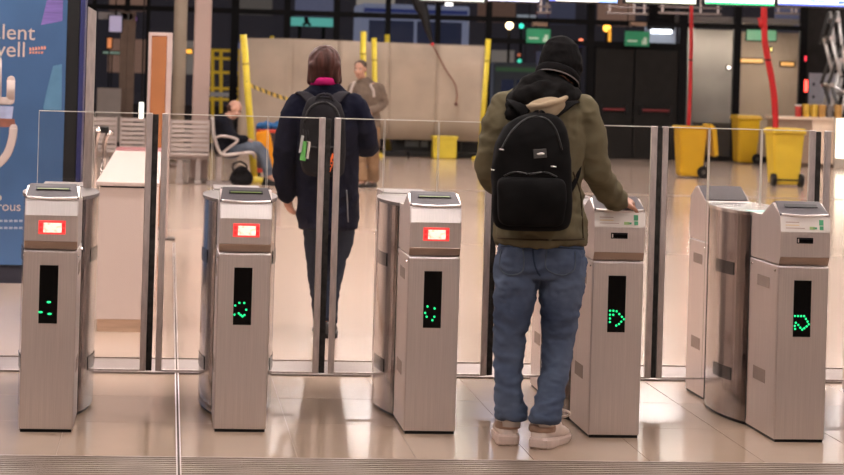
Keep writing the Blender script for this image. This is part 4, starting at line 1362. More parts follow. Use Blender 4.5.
small_lamp('spot_lamp', 'tiny bright spot lamp behind the grey pane', 'lamp', 727.5, 730.5, 66, 69, 46.05, (1, .9, .75), 4, rod=False)
small_lamp('spot_lamp', 'tiny yellow spot lamp behind the tan pane', 'lamp', 770.5, 772, 47.5, 51, 46.95, (1, .8, .2), 2.5, rod=False)
# dark building mass across the street
db = thing('street_building', 'dark building with dim windows across the night street', 'building', (8, 90, 0))
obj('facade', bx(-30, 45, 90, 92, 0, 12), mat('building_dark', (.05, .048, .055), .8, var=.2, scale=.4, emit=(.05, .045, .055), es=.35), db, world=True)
for i in range(20):
    x = -12 + i * 2.4
    for z in (1.2, 3.6):
        if random.random() < .75:
            es = random.choice((.25, .5, .9))
            cl = random.choice(((.35, .2, .14), (.16, .17, .26), (.30, .26, .22)))
            wn = obj('window', bx(x, x + 1.5, 89.9, 90.02, z, z + 1.3), mat('bw_%d_%d' % (cl[0] * 100, es * 100), cl, .3, emit=cl, es=es, var=.1), db, world=True)

# ------------------------------------------------------------------ people
from mathutils.bvhtree import BVHTree
SKIN = mat('skin', (.46, .23, .155), .5, var=.06, scale=20)
SKIN2 = mat('skin_pale', (.50, .27, .19), .5, var=.06, scale=20)
EYEW = mat('eye_white', (.7, .68, .65), .3, var=.02)
EYED = mat('eye_dark', (.02, .015, .012), .2, var=.02)
LIPM = mat('lips', (.30, .10, .08), .5, var=.05)


def basis(d, n):
    d = Vector(d).normalized(); n = Vector(n); n = (n - d * n.dot(d)).normalized()
    return d, n, d.cross(n)


def hand(bm, wrist, d, n, s, curl=.5, sc=1.0, thumb=.6):
    """palm and five fingers; d along the hand, n out of its back, s = side of the thumb (+1/-1 on d x n)"""
    d, n, l = basis(d, n)
    l = l * s
    w = Vector(wrist)
    pe = w + d * .088 * sc
    tube(bm, [w - d * .02, w + d * .02 * sc, w + d * .055 * sc, pe], [(.026 * sc, .020 * sc), (.032 * sc, .018 * sc), (.042 * sc, .016 * sc), (.040 * sc, .013 * sc)], 14, ref=l)
    for i, ln in enumerate((.070, .080, .075, .058)):
        p = pe + l * (.031 - i * .0205) * sc - d * (.004 + .004 * abs(i - 1)) * sc
        pts = [p - d * .015]
        a = 0
        q = p
        for k, fr in enumerate((.42, .33, .25)):
            a += curl * (1.0 if k else .8)
            q = q + (d * math.cos(a) - n * math.sin(a)) * ln * fr * sc * 1.05
            pts.append(q)
        rr = [.0095 * sc, .0095 * sc, .0085 * sc, .0072 * sc]
        tube(bm, pts, rr, 8, ref=l)
        ell(bm, pts[-1], .0074 * sc, sub=1)
    p = w + d * .022 * sc + l * .028 * sc
    a1 = (d * .7 + l * .7 - n * .25).normalized()
    a2 = (d * .85 + l * .2 - n * (.25 + thumb * .5)).normalized()
    q1 = p + a1 * .040 * sc; q2 = q1 + a2 * .030 * sc; q3 = q2 + a2 * .022 * sc
    tube(bm, [p - a1 * .015, p, q1, q2, q3], [.013 * sc, .014 * sc, .011 * sc, .010 * sc, .008 * sc], 8, ref=n)
    ell(bm, q3, .008 * sc, sub=1)


def head(bm, c, f, up, sc=1.0):
    f, up, l = basis(f, up)
    R = Matrix((l, f, up)).transposed()
    c = Vector(c)
    P = lambda x, y, z: c + (l * x + f * y + up * z) * sc
    ell(bm, P(0, -.012, .025), (.076 * sc, .094 * sc, .092 * sc), R)
    ell(bm, P(0, .025, -.045), (.058 * sc, .066 * sc, .072 * sc), R)
    ell(bm, P(0, .055, -.088), (.030 * sc, .030 * sc, .026 * sc), R, 2)
    ell(bm, P(0, .070, .022), (.052 * sc, .020 * sc, .016 * sc), R, 2)
    tube(bm, [P(0, .080, .018), P(0, .098, -.012), P(0, .108, -.026), P(0, .086, -.036)], [.009 * sc, .012 * sc, .015 * sc, .012 * sc], 8, ref=l)
    for s in (-1, 1):
        ell(bm, P(s * .078, -.012, -.005), (.010 * sc, .022 * sc, .032 * sc), R, 2)
        ell(bm, P(s * .040, .062, -.028), (.024 * sc, .022 * sc, .020 * sc), R, 2)
    return P, R


def face_bits(body, P, R, sc):
    for s in (-1, 1):
        b = bmesh.new(); ell(b, P(s * .031, .078, .003), (.0135 * sc, .008 * sc, .0075 * sc), R, 2)
        e = obj('eye', b, EYEW, body, loc=-world_loc(body))
        b = bmesh.new(); ell(b, P(s * .031, .0835, .003), (.006 * sc, .004 * sc, .006 * sc), R, 2)
        o = obj('iris', b, EYED, body, loc=-world_loc(body))
        b = bmesh.new(); tube(b, [P(s * .016, .090, .024), P(s * .034, .088, .028), P(s * .050, .076, .022)], .0045 * sc, 6)
        obj('eyebrow', b, EYED, body, loc=-world_loc(body))
    b = bmesh.new(); tube(b, [P(-.024, .082, -.058), P(0, .091, -.057), P(.024, .082, -.058)], [.004 * sc, .006 * sc, .004 * sc], 8, ref=(0, 0, 1))
    obj('mouth', b, LIPM, body, loc=-world_loc(body))


def super_loft(bm, rings, n=28, pw=3.0):
    """rings: (centre, rx along x, ry along y); squarish cross-sections stacked upward"""
    rs = []
    for c, rx, ry in rings:
        c = Vector(c); row = []
        for k in range(n):
            a = 2 * math.pi * k / n
            ca, sa = math.cos(a), math.sin(a)
            row.append(bm.verts.new(c + Vector((rx * math.copysign(abs(ca) ** (2 / pw), ca), ry * math.copysign(abs(sa) ** (2 / pw), sa), 0))))
        rs.append(row)
    for i in range(len(rs) - 1):
        for k in range(n):
            f = bm.faces.new((rs[i][k], rs[i][(k + 1) % n], rs[i + 1][(k + 1) % n], rs[i + 1][k])); f.smooth = True
    bm.faces.new(rs[0][::-1]); bm.faces.new(rs[-1])


class Hit:                               # finds the point of a built surface under a pixel
    def __init__(self, me, off=0.003):
        self.t = BVHTree.FromPolygons([v.co for v in me.vertices], [p.vertices[:] for p in me.polygons]); self.off = off

    def __call__(self, px, py):
        d = (W(px, py, 1.0) - EYE).normalized()
        h, n, i, ds = self.t.ray_cast(EYE, d)
        return h - d * self.off if h else None

    def line(self, pts, r, name, m, parent, n=6):
        q = [self(*p[:2]) for p in sm(pts, 4)]
        q = [v for v in q if v]
        if len(q) < 2:
            return None
        b = bmesh.new(); tube(b, q, r, n)
        return obj(name, b, m, parent, loc=-world_loc(parent))


def shoe_parts(parent, heel, yaw, m_up, m_sole, m_tab=None, sc=1.0, pitch=0.0, name='shoe'):
    M = Matrix.Translation(heel) @ Matrix.Rotation(yaw, 4, 'Z') @ Matrix.Rotation(pitch, 4, 'X') @ Matrix.Diagonal((sc, sc * (.92 if m_tab else 1), sc * (1.28 if m_tab else 1), 1))
    b = bmesh.new()
    rg = [(-.014, .016, .034, .060), (-.010, .026, .034, .080), (.0, .035, .036, .097), (.03, .041, .045, .104), (.07, .042, .048, .106), (.11, .043, .05, .094), (.15, .046, .045, .074), (.19, .049, .038, .060), (.23, .048, .034, .052), (.265, .040, .030, .044), (.288, .022, .026, .036)]
    rows = []
    for y, hwid, zc, zt in rg:
        row = []
        for k in range(14):
            a = 2 * math.pi * k / 14
            x = hwid * math.cos(a); z = .012 + (zt - .012) * (.5 + .5 * math.sin(a))
            row.append(b.verts.new((x, y, z)))
        rows.append(row)
    for i in range(len(rows) - 1):
        for k in range(14):
            f = b.faces.new((rows[i][k], rows[i + 1][k], rows[i + 1][(k + 1) % 14], rows[i][(k + 1) % 14])); f.smooth = True
    b.faces.new(rows[0]); b.faces.new(rows[-1][::-1])
    bmesh.ops.transform(b, matrix=M, verts=b.verts[:])
    up = obj(name, b, m_up, parent, loc=-world_loc(parent))
    b = bmesh.new()
    out = [(x, y) for y, x in ((-.016, .022), (-.010, .036), (.02, .045), (.07, .046), (.12, .044), (.17, .050), (.22, .053), (.26, .047), (.29, .032), (.302, .014))]
    out = out + [(-x, y) for x, y in reversed(out)]
    lay = [(.0, .94), (.005, 1.0), (.018, 1.03), (.025, .97)]
    rows = []
    for z, s_ in lay:
        rows.append([b.verts.new((x * s_, .14 + (y - .14) * s_, z + (.008 * max(0, 1 - y / .12) if z > .015 else 0) + (.010 * max(0, (y - .24) / .06) if z < .01 else 0))) for x, y in out])
    n = len(out)
    for i in range(len(rows) - 1):
        for k in range(n):
            b.faces.new((rows[i][k], rows[i][(k + 1) % n], rows[i + 1][(k + 1) % n], rows[i + 1][k]))
    b.faces.new(rows[0][::-1]); b.faces.new(rows[-1])
    bmesh.ops.transform(b, matrix=M, verts=b.verts[:])
    obj('sole', b, m_sole, up)
    if m_tab:
        b = bmesh.new(); tube(b, [(-.037, .020, .090), (-.030, -.004, .088), (0, -.014, .086), (.030, -.004, .088), (.037, .020, .090)], [(.010, .005)] * 5, 8, ref=(0, 0, 1))
        bmesh.ops.transform(b, matrix=M, verts=b.verts[:])
        obj('heel_tab', b, m_tab, up)
        b = bmesh.new(); tube(b, [(-.046, .05, .058), (-.043, .012, .060), (-.030, -.010, .060), (0, -.020, .060), (.030, -.010, .060), (.043, .012, .060), (.046, .05, .058)], [(.011, .005)] * 7, 8, ref=(0, 0, 1))
        bmesh.ops.transform(b, matrix=M, verts=b.verts[:])
        obj('heel_patch', b, mat('shoe_tan', (.33, .21, .15), .6, var=.1, scale=20), up)
        for i in range(4):
            b = bmesh.new(); y = .12 + i * .022; z = .093 - i * .009
            tube(b, [(-.036, y, z - .022), (-.02, y + .004, z), (0, y + .006, z + .006), (.02, y + .004, z), (.036, y, z - .022)], .0045, 6)
            bmesh.ops.transform(b, matrix=M, verts=b.verts[:])
            obj('lace', b, m_up, up)
        b = bmesh.new(); tube(b, [Vector(v) for v in sm([(.02, .115, .098), (.05, .12, .108), (.075, .145, .098), (.055, .16, .085), (.03, .15, .085)], 4)], .004, 6)
        bmesh.ops.transform(b, matrix=M, verts=b.verts[:])
        obj('lace_bow', b, m_up, up)
    return up


# ---- the man in jeans at the gate -----------------------------------------------------------
def man():
    Y0 = G(528, 447).y + .04
    Q = lambda px, py, dy=0.0: W(px, py, Y0 + dy)
    base = G(528, 447)
    t = thing('person', 'person in black beanie, olive jacket and blue jeans standing at the gate', 'person', (base.x, base.y, 0))
    # continuous body
    b = bmesh.new()
    tube(b, [Q(541, 262), Q(541, 235), Q(540, 190), Q(541, 140), Q(542, 110), Q(545, 96)], [(.15, .10), (.155, .10), (.13, .09), (.155, .10), (.16, .085), (.07, .06)], 20)
    limb(b, [Q(546, 104), Q(552, 92, .02), Q(558, 80, .05)], [.06, .055, .055])
    fd = Vector((.42, .80, -.42))
    P, R = head(b, Q(561, 70, .07), fd, (.10, .25, 1), 1.0)
    limb(b, [Q(507, 110), Q(492, 166, .03), Q(507, 189, .22), Q(530, 188, .30)], [.045, .038, .032, .028])
    hand(b, Q(530, 188, .30), (.8, .55, .05), (0, .4, 1), 1, .7)
    limb(b, [Q(584, 112), Q(596, 171, .02), Q(619, 202, .20)], [.045, .036, .030])
    wr = Q(618.5, 202.5, .20)
    hand(b, wr, (.62, .70, .10), (.05, -.45, .85), 1, 1.0, 1.0)
    for pts in ([(519, 262, 0), (516, 285, 0), (509, 345, .02), (508.5, 395, 0), (511, 422, 0)], [(562, 262, 0), (561, 285, 0), (558.5, 340, .03), (551, 390, -.04), (545, 424, -.075)]):
        limb(b, [Q(*p) for p in pts], [.07, .06, .042, .036, .034])
    for hx, hy, yw in ((509.5, 440, .05), (541, 443, -.75)):
        g = G(hx, hy)
        limb(b, [Q(511 if hx < 520 else 545, 422, 0 if hx < 520 else -.075), Vector((g.x, g.y + .08, .06)), Vector((g.x - math.sin(yw) * .15, g.y + .08 + math.cos(yw) * .12, .045))], [.034, .028, .022])
    body = obj('body', remesh(b, .0065, 2, None, 'body'), SKIN, t, loc=-world_loc(t))
    face_bits(body, P, R, 1.0)
    # jeans
    b = bmesh.new()
    tube(b, [Q(541, 236), Q(541, 250), Q(541, 265), Q(541, 276)], [(.172, .118), (.184, .128), (.184, .13), (.14, .11)], 24)
    for x in (522, 561):
        ell(b, Q(x, 261, -.055), (.084, .075, .088), sub=3)
    L = [(518.5, 258, 0), (516, 285, 0), (512, 315, .01), (509, 345, .02), (508, 372, .01), (508.5, 395, 0), (511, 412, 0)]
    Rr = [(562.5, 258, 0), (561, 285, 0), (560, 315, .01), (558.5, 340, .03), (556, 365, .0), (551, 390, -.04), (545.5, 414, -.075)]
    rl = [(.098, .11), (.093, .105), (.076, .09), (.061, .074), (.057, .070), (.055, .067), (.056, .066)]
    tube(b, [Q(*p) for p in L], rl, 20); tube(b, [Q(*p) for p in Rr], [(a * 1.03, c) for a, c in rl], 20)
    for (x, y, dy) in ((511, 409, 0), (511.5, 415.5, 0), (545.5, 411, -.07), (544.5, 418, -.078)):
        c = Q(x, y, dy); tube(b, [c + Vector((0, 0, .016)), c + Vector((0, 0, .006)), c - Vector((0, 0, .006)), c - Vector((0, 0, .016))], [.054, .066, .066, .056], 20)
    me = remesh(b, .0085, 3, [(.009, 11, (.8, .8, 1.6)), (.004, 28, (.8, .8, 1.6))], 'jeans')
    JEAN = mat('denim', (.115, .150, .225), .85, var=.5, scale=4, bump=.25, col2=(.045, .062, .110), detail=6)
    jn = obj('jeans', me, JEAN, t, loc=-world_loc(t))
    H = Hit(me, .002)
    ST = mat('denim_seam', (.035, .05, .085), .85, var=.2, scale=40)
    ST2 = mat('denim_fade', (.10, .125, .165), .85, var=.2, scale=30)
    H.line([(533, 246, 0), (533.5, 256, 0), (536, 268, 0), (540, 276, 0)], .004, 'centre_seam', ST, jn)
    for pk in ([(501, 249), (500, 268), (510, 275), (523, 270), (523, 249)], [(547, 250), (546, 268), (560, 275), (574, 270), (575, 252)]):
        H.line([(a, c, 0) for a, c in pk], .0028, 'back_pocket', ST2, jn)
    H.line([(497, 246, 0), (520, 247, 0), (541, 247, 0), (565, 248, 0), (583, 249, 0)], .003, 'waist_seam', ST, jn)
    # jacket
    b = bmesh.new()
    rg = [((541, 243), .192, .145), ((541, 234), .197, .15), ((540.5, 215), .188, .145), ((540, 190), .18, .14), ((540, 160), .185, .14), ((541, 130), .192, .14), ((542, 112), .195, .125), ((543, 100), .165, .10), ((545, 92), .11, .08)]
    tube(b, [Q(*c) for c, _, _ in rg], [(a, c) for _, a, c in rg], 28)
    limb(b, [Q(508, 108), Q(499.5, 125), Q(494, 148, .01), Q(491, 166, .03)], [.070, .067, .063, .060])
    limb(b, [Q(491, 166, .03), Q(495, 179, .12), Q(510, 189, .24), Q(526, 188, .29)], [.059, .056, .051, .046])
    limb(b, [Q(580, 110), Q(588, 128), Q(592.5, 150), Q(596, 170, .02)], [.069, .064, .058, .055])
    limb(b, [Q(596, 170, .02), Q(603, 184, .09), Q(612, 195, .15), Q(618, 201, .185)], [.055, .052, .047, .042])
    JK = mat('jacket_olive', (.128, .110, .068), .8, var=.22, scale=5, bump=.15, detail=5)
    me = remesh(b, .009, 3, [(.013, 8, (.9, .9, 1.4)), (.005, 20, (1, 1, 1.2))], 'jacket')
    jk = obj('jacket', me, JK, t, loc=-world_loc(t))
    H = Hit(me, .002)
    H.line([(573, 172, 0), (580, 192, 0), (582, 215, 0), (583, 238, 0)], .004, 'side_seam', mat('jacket_dark', (.05, .038, .025), .8, var=.1), jk)
    H.line([(498, 238, 0), (520, 239.5, 0), (541, 240, 0), (565, 240, 0), (584, 239, 0)], .004, 'hem_seam', MATS['jacket_dark'], jk)
    # hood lying on the back
    b = bmesh.new()
    ell(b, Q(545, 107.5, -.135), (.088, .062, .044), Matrix.Rotation(math.radians(-9), 3, 'Y'))
    ell(b, Q(547, 111, -.14), (.060, .055, .040), Matrix.Rotation(math.radians(-9), 3, 'Y'))
    limb(b, [Vector(v) for v in sm([tuple(Q(*p)) for p in ((525, 106.5, -.14), (535, 106, -.19), (546, 104.5, -.20), (557, 101.5, -.19), (566, 97.5, -.13))], 4)], [.010] * 17)
    me = remesh(b, .006, 1, [(.004, 10, (1, 1, 1))], 'hood')
    hd = obj('hood', me, mat('hood_lining', (.36, .28, .19), .8, var=.15, scale=8), t, loc=-world_loc(t))
    # scarf
    b = bmesh.new()
    for c, rx, ry, tilt, th in (((547, 97, .01), .105, .095, .05, .042), ((544, 92.5, .0), .098, .095, .12, .038), ((549, 90, .02), .085, .09, -.08, .030), ((538, 100, -.02), .105, .09, .35, .040), ((531, 95, -.05), .062, .06, .5, .042)):
        c = Q(*c)
        pts = []
        for k in range(25):
            a = 2 * math.pi * k / 24
            x, y = rx * math.cos(a), ry * math.sin(a)
            pts.append(c + Vector((x, y, x * math.tan(tilt) * .75)))
        tube(b, pts, th, 10, ref=(0, 0, 1), cap=False)
    tube(b, [Q(517, 98, -.06), Q(514, 108, -.10), Q(514, 118, -.13)], [(.035, .02)] * 3, 12)
    limb(b, [Q(568, 92, .02), Q(570, 100, 0), Q(568, 107, -.03)], [.033, .032, .024])
    limb(b, [Q(541, 76, -.03), Q(531, 86, -.05), Q(521, 98, -.07)], [.028, .045, .040])
    ell(b, Q(545, 97, .02), (.10, .09, .085), sub=3)
    ell(b, Q(553, 85, -.03), (.066, .055, .045), Matrix.Rotation(math.radians(14), 3, 'Y'), 3)
    me = remesh(b, .008, 2, [(.010, 12, (1, 1, 1.8))], 'scarf')
    obj('scarf', me, mat('scarf_black', (.0085, .008, .008), .9, var=.3, scale=20, bump=.3), t, loc=-world_loc(t))
    # beanie
    c = Q(560.5, 65, .055)
    up = Vector((.13, .12, 1)).normalized()
    f, u_, l = basis(fd, up)
    RR = Matrix((l, f, u_)).transposed()
    b = bmesh.new()
    ell(b, c + u_ * .005, (.094, .108, .102), RR)
    ell(b, c - f * .02 + u_ * .03, (.082, .095, .09), RR)
    geom = b.verts[:] + b.edges[:] + b.faces[:]
    lowp = c - u_ * .06
    bmesh.ops.bisect_plane(b, geom=geom, plane_co=lowp, plane_no=u_, clear_inner=True)
    bmesh.ops.holes_fill(b, edges=[e for e in b.edges if e.is_boundary])
    HAT = mat('knit_black', (.0085, .008, .0085), .9, var=.3, scale=30, bump=.4)
    me = remesh(b, .007, 2, [(.005, 12, (1, 1, 2)), (.0015, 50, (1, 1, .3))], 'beanie')
    ht = obj('beanie', me, HAT, t, loc=-world_loc(t))
    b = bmesh.new()
    ring = [lowp + u_ * .004 + l * .092 * math.cos(2 * math.pi * k / 32) + f * .108 * math.sin(2 * math.pi * k / 32) for k in range(33)]
    tube(b, ring, [(.020, .008)] * 33, 8, ref=u_, cap=False)
    obj('turned_brim', b, HAT, ht)
    b = bmesh.new()
    ring = [lowp - u_ * .016 + l * .097 * math.cos(2 * math.pi * k / 32) + f * .113 * math.sin(2 * math.pi * k / 32) for k in range(33)]
    tube(b, ring, .0035, 6, ref=u_, cap=False)
    obj('brim_edge', b, mat('knit_grey', (.16, .145, .14), .9, var=.1), ht)
    # shoes
    SU = mat('shoe_white', (.74, .63, .57), .55, var=.10, scale=14)
    SS = mat('shoe_sole', (.70, .56, .50), .6, var=.10, scale=10)
    hl = G(508.5, 446); hr = G(539.5, 449.5)
    for hp, yw, m_ in ((hl, -.08, 1.2), (hr, -.50, 1.2)):
        s_ = shoe_parts(t, Vector((hp.x, hp.y + .02, 0)), yw, SU, SS, BLACK, 1.14, name='sneaker')
        aq = (511, 0.0) if hp is hl else (545, -.075)
        b = bmesh.new(); tube(b, [Q(aq[0], 426, aq[1]), Q(aq[0], 412, aq[1])], [.042, .043], 16); obj('sock', b, mat('sock_white', (.55, .50, .47), .8, var=.05), t, loc=-world_loc(t))
        s_['label'] = 'chunky off-white sneaker with black heel tab'
    # backpack: a thing of its own
    bp = thing('backpack', 'plain black backpack on the back of the man in jeans', 'backpack', tuple(Q(532, 226, -.24)))
    rg = [(229.5, 532, .120, .07), (226, 532, .155, .095), (215, 532, .168, .10), (195, 531.5, .170, .105), (170, 531.5, .168, .105), (150, 532, .160, .10), (134, 534, .142, .09), (124, 536, .118, .075), (117, 538, .085, .055), (113.5, 539, .045, .03)]
    rg = sm([(cx, y, rx, ry) for y, cx, rx, ry in rg], 4)
    b = bmesh.new()
    super_loft(b, [(Q(cx, y, -.22), rx, ry) for cx, y, rx, ry in rg], 36, 2.7)
    BP = mat('backpack_black', (.0065, .0062, .0065), .75, var=.3, scale=12, bump=.1)
    me = remesh(b, .008, 1, [(.004, 8, (1, 1, 1))], 'main_body')
    mb = obj('main_body', me, BP, bp, loc=-world_loc(bp))
    b = bmesh.new()
    pr = sm([(531.5, y, rx, ry) for y, rx, ry in ((226, .10, .02), (222, .135, .045), (205, .145, .06), (188, .145, .055), (180, .135, .04), (177, .10, .015))], 4)
    super_loft(b, [(Q(cx, y, -.305), rx, ry) for cx, y, rx, ry in pr], 30, 3)
    me2 = remesh(b, .008, 1, [(.003, 9, (1, 1, 1))], 'front_pocket')
    pk = obj('front_pocket', me2, BP, bp, loc=-world_loc(bp))
    H = Hit(me, .002)
    ZP = mat('zip_black', (.03, .03, .03), .4, .3, var=.2, scale=60)
    H.line([(501, 150, 0), (512, 131, 0), (528, 118, 0), (545, 118, 0), (556, 130, 0), (562, 150, 0)], .004, 'zip', ZP, mb)
    H.line([(504, 176, 0), (515, 172, 0), (530, 174, 0), (545, 172, 0), (557, 177, 0)], .004, 'zip', ZP, mb)
    for (x, y) in ((502, 149.5), (553.5, 166.5), (493.8, 170)):
        q = H(x, y)
        if q:
            b = bmesh.new(); tube(b, [q + Vector((-.012, 0, .001)), q + Vector((.012, -.002, -.001))], .0028, 6); obj('zip_pull', b, STEEL_B, mb, loc=-world_loc(mb))
    q0 = H(540, 153.5)
    if q0:
        b = bmesh.new(); box(b, -.028, .028, -.004, .004, -.019, .019, .002)
        lg = obj('logo_patch', b, mat('patch_grey', (.05, .048, .047), .6, var=.1), mb)
        lg.location = q0 - world_loc(mb)
        lg.rotation_euler = (math.radians(-4), math.radians(-6), math.radians(2))
        b = bmesh.new(); ell(b, (0.002, -.006, -.002), (.018, .002, .0055), sub=2)
        obj('white_logo', b, mat('logo_white', (.75, .7, .66), .4, var=.02), lg)
    SB = BP
    b = bmesh.new(); p = [Q(553, 114, -.17), Q(570, 103, -.12), Q(576, 104, .0), Q(577, 118, .10)]
    tube(b, [Vector(v) for v in sm([tuple(q) for q in p], 5)], [(.026, .008)] * 16, 10); obj('shoulder_strap', b, SB, bp, loc=-world_loc(bp))
    b = bmesh.new(); p = [Q(527, 114, -.17), Q(516, 104, -.14), Q(510, 100, .0), Q(510, 118, .10)]
    tube(b, [Vector(v) for v in sm([tuple(q) for q in p], 5)], [(.026, .008)] * 16, 10); obj('shoulder_strap', b, SB, bp, loc=-world_loc(bp))
    b = bmesh.new(); p = [Q(577, 152, .02), Q(578.5, 165, -.06), Q(575, 180, -.10), Q(568, 193, -.14), Q(562, 200, -.17)]
    tube(b, [Vector(v) for v in sm([tuple(q) for q in p], 5)], [(.014, .005)] * 21, 8); obj('side_strap', b, SB, bp, loc=-world_loc(bp))
    b = bmesh.new(); p = [Q(533, 117, -.20), Q(535, 112.5, -.20), Q(542, 112, -.20), Q(545, 116, -.20)]
    tube(b, [Vector(v) for v in sm([tuple(q) for q in p], 4)], .008, 8); obj('top_handle', b, SB, bp, loc=-world_loc(bp))


man()


# ---- the person in the navy coat, past the gates ---------------------------------------------
def walker():
    Y0 = G(325, 335).y
    Q = lambda px, py, dy=0.0: W(px, py, Y0 + dy)
    g = G(325, 335)
    t = thing('person', 'person with brown bobbed hair, navy coat and magenta collar walking away', 'person', (g.x, g.y, 0))
    b = bmesh.new()
    tube(b, [Q(328, 220), Q(328, 190), Q(327, 160), Q(326, 115), Q(326, 98), Q(326, 88)], [(.15, .1), (.15, .1), (.13, .09), (.16, .1), (.15, .08), (.07, .06)], 20)
    limb(b, [Q(326, 92), Q(326, 78, .02)], [.055, .052])
    P, R = head(b, Q(325, 65, .02), (.15, 1, -.05), (0, 0, 1), .98)
    limb(b, [Q(296, 106), Q(284, 150, -.02), Q(287, 192, .05)], [.05, .04, .03])
    hand(b, Q(287, 193, .05), (.15, .22, -1), (-.85, -.5, 0), 1, .45, 1.05)
    limb(b, [Q(357, 106), Q(370, 145, .03), Q(362, 135, .27)], [.05, .04, .03])
    hand(b, Q(362, 135, .27), (-.4, .8, .1), (.3, .2, 1), -1, .7, 1)
    limb(b, [Q(317, 220), Q(316.5, 265, .05), Q(321, 324, 0)], [.06, .040, .034])
    limb(b, [Q(340, 220), Q(337.5, 260, .03), Q(329.5, 324, -.12)], [.06, .036, .034])
    for x, yy in ((321.5, .0), (329.5, -.12)):
        q = Q(x, 322, yy); limb(b, [q, Vector((q.x, q.y + .03, .05)), Vector((q.x, q.y + .14, .04))], [.04, .036, .03])
    body = obj('body', remesh(b, .008, 2, None, 'body'), SKIN, t, loc=-world_loc(t))
    face_bits(body, P, R, .98)
    # hair
    b = bmesh.new()
    ell(b, Q(324.5, 62.5, .0), (.098, .108, .105))
    ell(b, Q(324.5, 71, -.01), (.094, .085, .075))
    for x in (311, 314, 319, 325, 331, 336, 338):
        limb(b, [Q(x * .7 + 324.5 * .3, 66, -.05), Q(x, 80 if 312 < x < 337 else 81.5, -.055 if 312 < x < 337 else -.01)], [.04, .022])
    geom = b.verts[:] + b.edges[:] + b.faces[:]
    me = remesh(b, .008, 2, [(.005, 12, (2.2, 2.2, .35))], 'hair')
    obj('hair', me, mat('hair_auburn', (.045, .014, .010), .55, spec=.25, var=.5, scale=10, stretch=(3, 3, .4), bump=.3), t, loc=-world_loc(t))
    # collar
    b = bmesh.new()
    pts = [(311.5, 83.5, .02), (314, 82, -.05), (325, 81.5, -.095), (335, 82, -.05), (338, 83.5, .02)]
    tube(b, [Vector(v) for v in sm([tuple(Q(*p)) for p in pts], 6)], [(.024, .012)] * 25, 10, ref=(0, 0, 1))
    obj('collar', b, mat('collar_magenta', (.34, .012, .105), .7, var=.1), t, loc=-world_loc(t))
    # trousers
    b = bmesh.new()
    tube(b, [Q(328, 205), Q(328, 222), Q(328, 232)], [(.16, .12), (.165, .125), (.12, .1)], 20)
    tube(b, [Q(317, 222), Q(316.5, 245, .03), Q(316.5, 268, .05), Q(319, 295, .03), Q(321.5, 323, 0)], [(.085, .10), (.070, .09), (.057, .08), (.048, .065), (.044, .06)], 18)
    tube(b, [Q(341, 222), Q(341.5, 243, .03), Q(337, 262, .03), Q(332, 290, -.06), Q(329.5, 322, -.12)], [(.085, .10), (.070, .09), (.050, .08), (.044, .065), (.044, .06)], 18)
    me = remesh(b, .01, 3, [(.007, 11, (.8, .8, 1.5))], 'trousers')
    obj('trousers', me, mat('trouser_navy', (.018, .022, .034), .85, var=.3, scale=6), t, loc=-world_loc(t))
    # coat
    b = bmesh.new()
    rg = [((328, 228), .175, .15), ((328, 212), .185, .155), ((327, 190), .18, .15), ((326, 160), .19, .145), ((325.5, 130), .205, .145), ((325.5, 112), .215, .13), ((325.5, 99), .185, .10), ((325.5, 90), .11, .09), ((325.5, 84.5), .083, .085)]
    tube(b, [Q(*c) for c, _, _ in rg], [(a, c) for _, a, c in rg], 26)
    limb(b, [Q(298, 107), Q(291, 125), Q(286, 150, -.02), Q(284, 172, 0), Q(287, 194, .04)], [.078, .074, .070, .062, .052])
    limb(b, [Q(353, 107), Q(362, 125), Q(367, 144, .02), Q(368, 146, .05)], [.078, .073, .068, .066])
    limb(b, [Q(367, 146, .04), Q(364, 140, .18), Q(362, 136, .25)], [.066, .058, .05])
    ell(b, Q(350, 205, 0), (.05, .10, .13), sub=2)
    me = remesh(b, .010, 3, [(.010, 8, (1, 1, 1.2)), (.004, 20, (1, 1, 1))], 'coat')
    ct = obj('coat', me, mat('coat_navy', (.0065, .0072, .016), .8, var=.3, scale=6), t, loc=-world_loc(t))
    H = Hit(me, .003)
    H.line([(346.5, 190, 0), (347.5, 205, 0), (348, 222, 0)], .004, 'coat_zip', mat('zip_steel', (.25, .25, .27), .4, .6, var=.1), ct)
    BOOT = mat('boot_black', (.02, .018, .017), .5, var=.2)
    for x, yy in ((321.5, .0), (329.5, -.12)):
        q = Q(x, 322, yy)
        shoe_parts(t, Vector((q.x, q.y - .05, 0)), -.05, BOOT, BLACK, None, 1.05, name='boot')
    # backpack
    bp = thing('backpack', 'dark backpack with dangling tags on the person in navy coat', 'backpack', tuple(Q(325, 175, -.2)))
    b = bmesh.new()
    rg = sm([(323, y, rx, ry) for y, rx, ry in ((176, .08, .05), (172, .12, .08), (155, .135, .09), (135, .135, .09), (115, .125, .08), (103, .10, .06), (97, .06, .035))], 4)
    super_loft(b, [(Q(cx, y, -.20), rx, ry) for cx, y, rx, ry in rg], 30, 2.6)
    BK = mat('backpack_dark', (.014, .013, .015), .75, var=.3, scale=10)
    me = remesh(b, .01, 1, [(.005, 8, (1, 1, 1))], 'main_body')
    mb = obj('main_body', me, BK, bp, loc=-world_loc(bp))
    H = Hit(me, .003)
    ZG = mat('zip_dim', (.02, .019, .02), .5, var=.1)
    H.line([(304, 122, 0), (310, 108, 0), (323, 102, 0), (335, 108, 0), (341, 122, 0)], .006, 'zip', ZG, mb)
    H.line([(307, 146, 0), (323, 148, 0), (339, 146, 0)], .005, 'zip', ZG, mb)
    SG = mat('strap_grey', (.022, .020, .024), .8, var=.1)
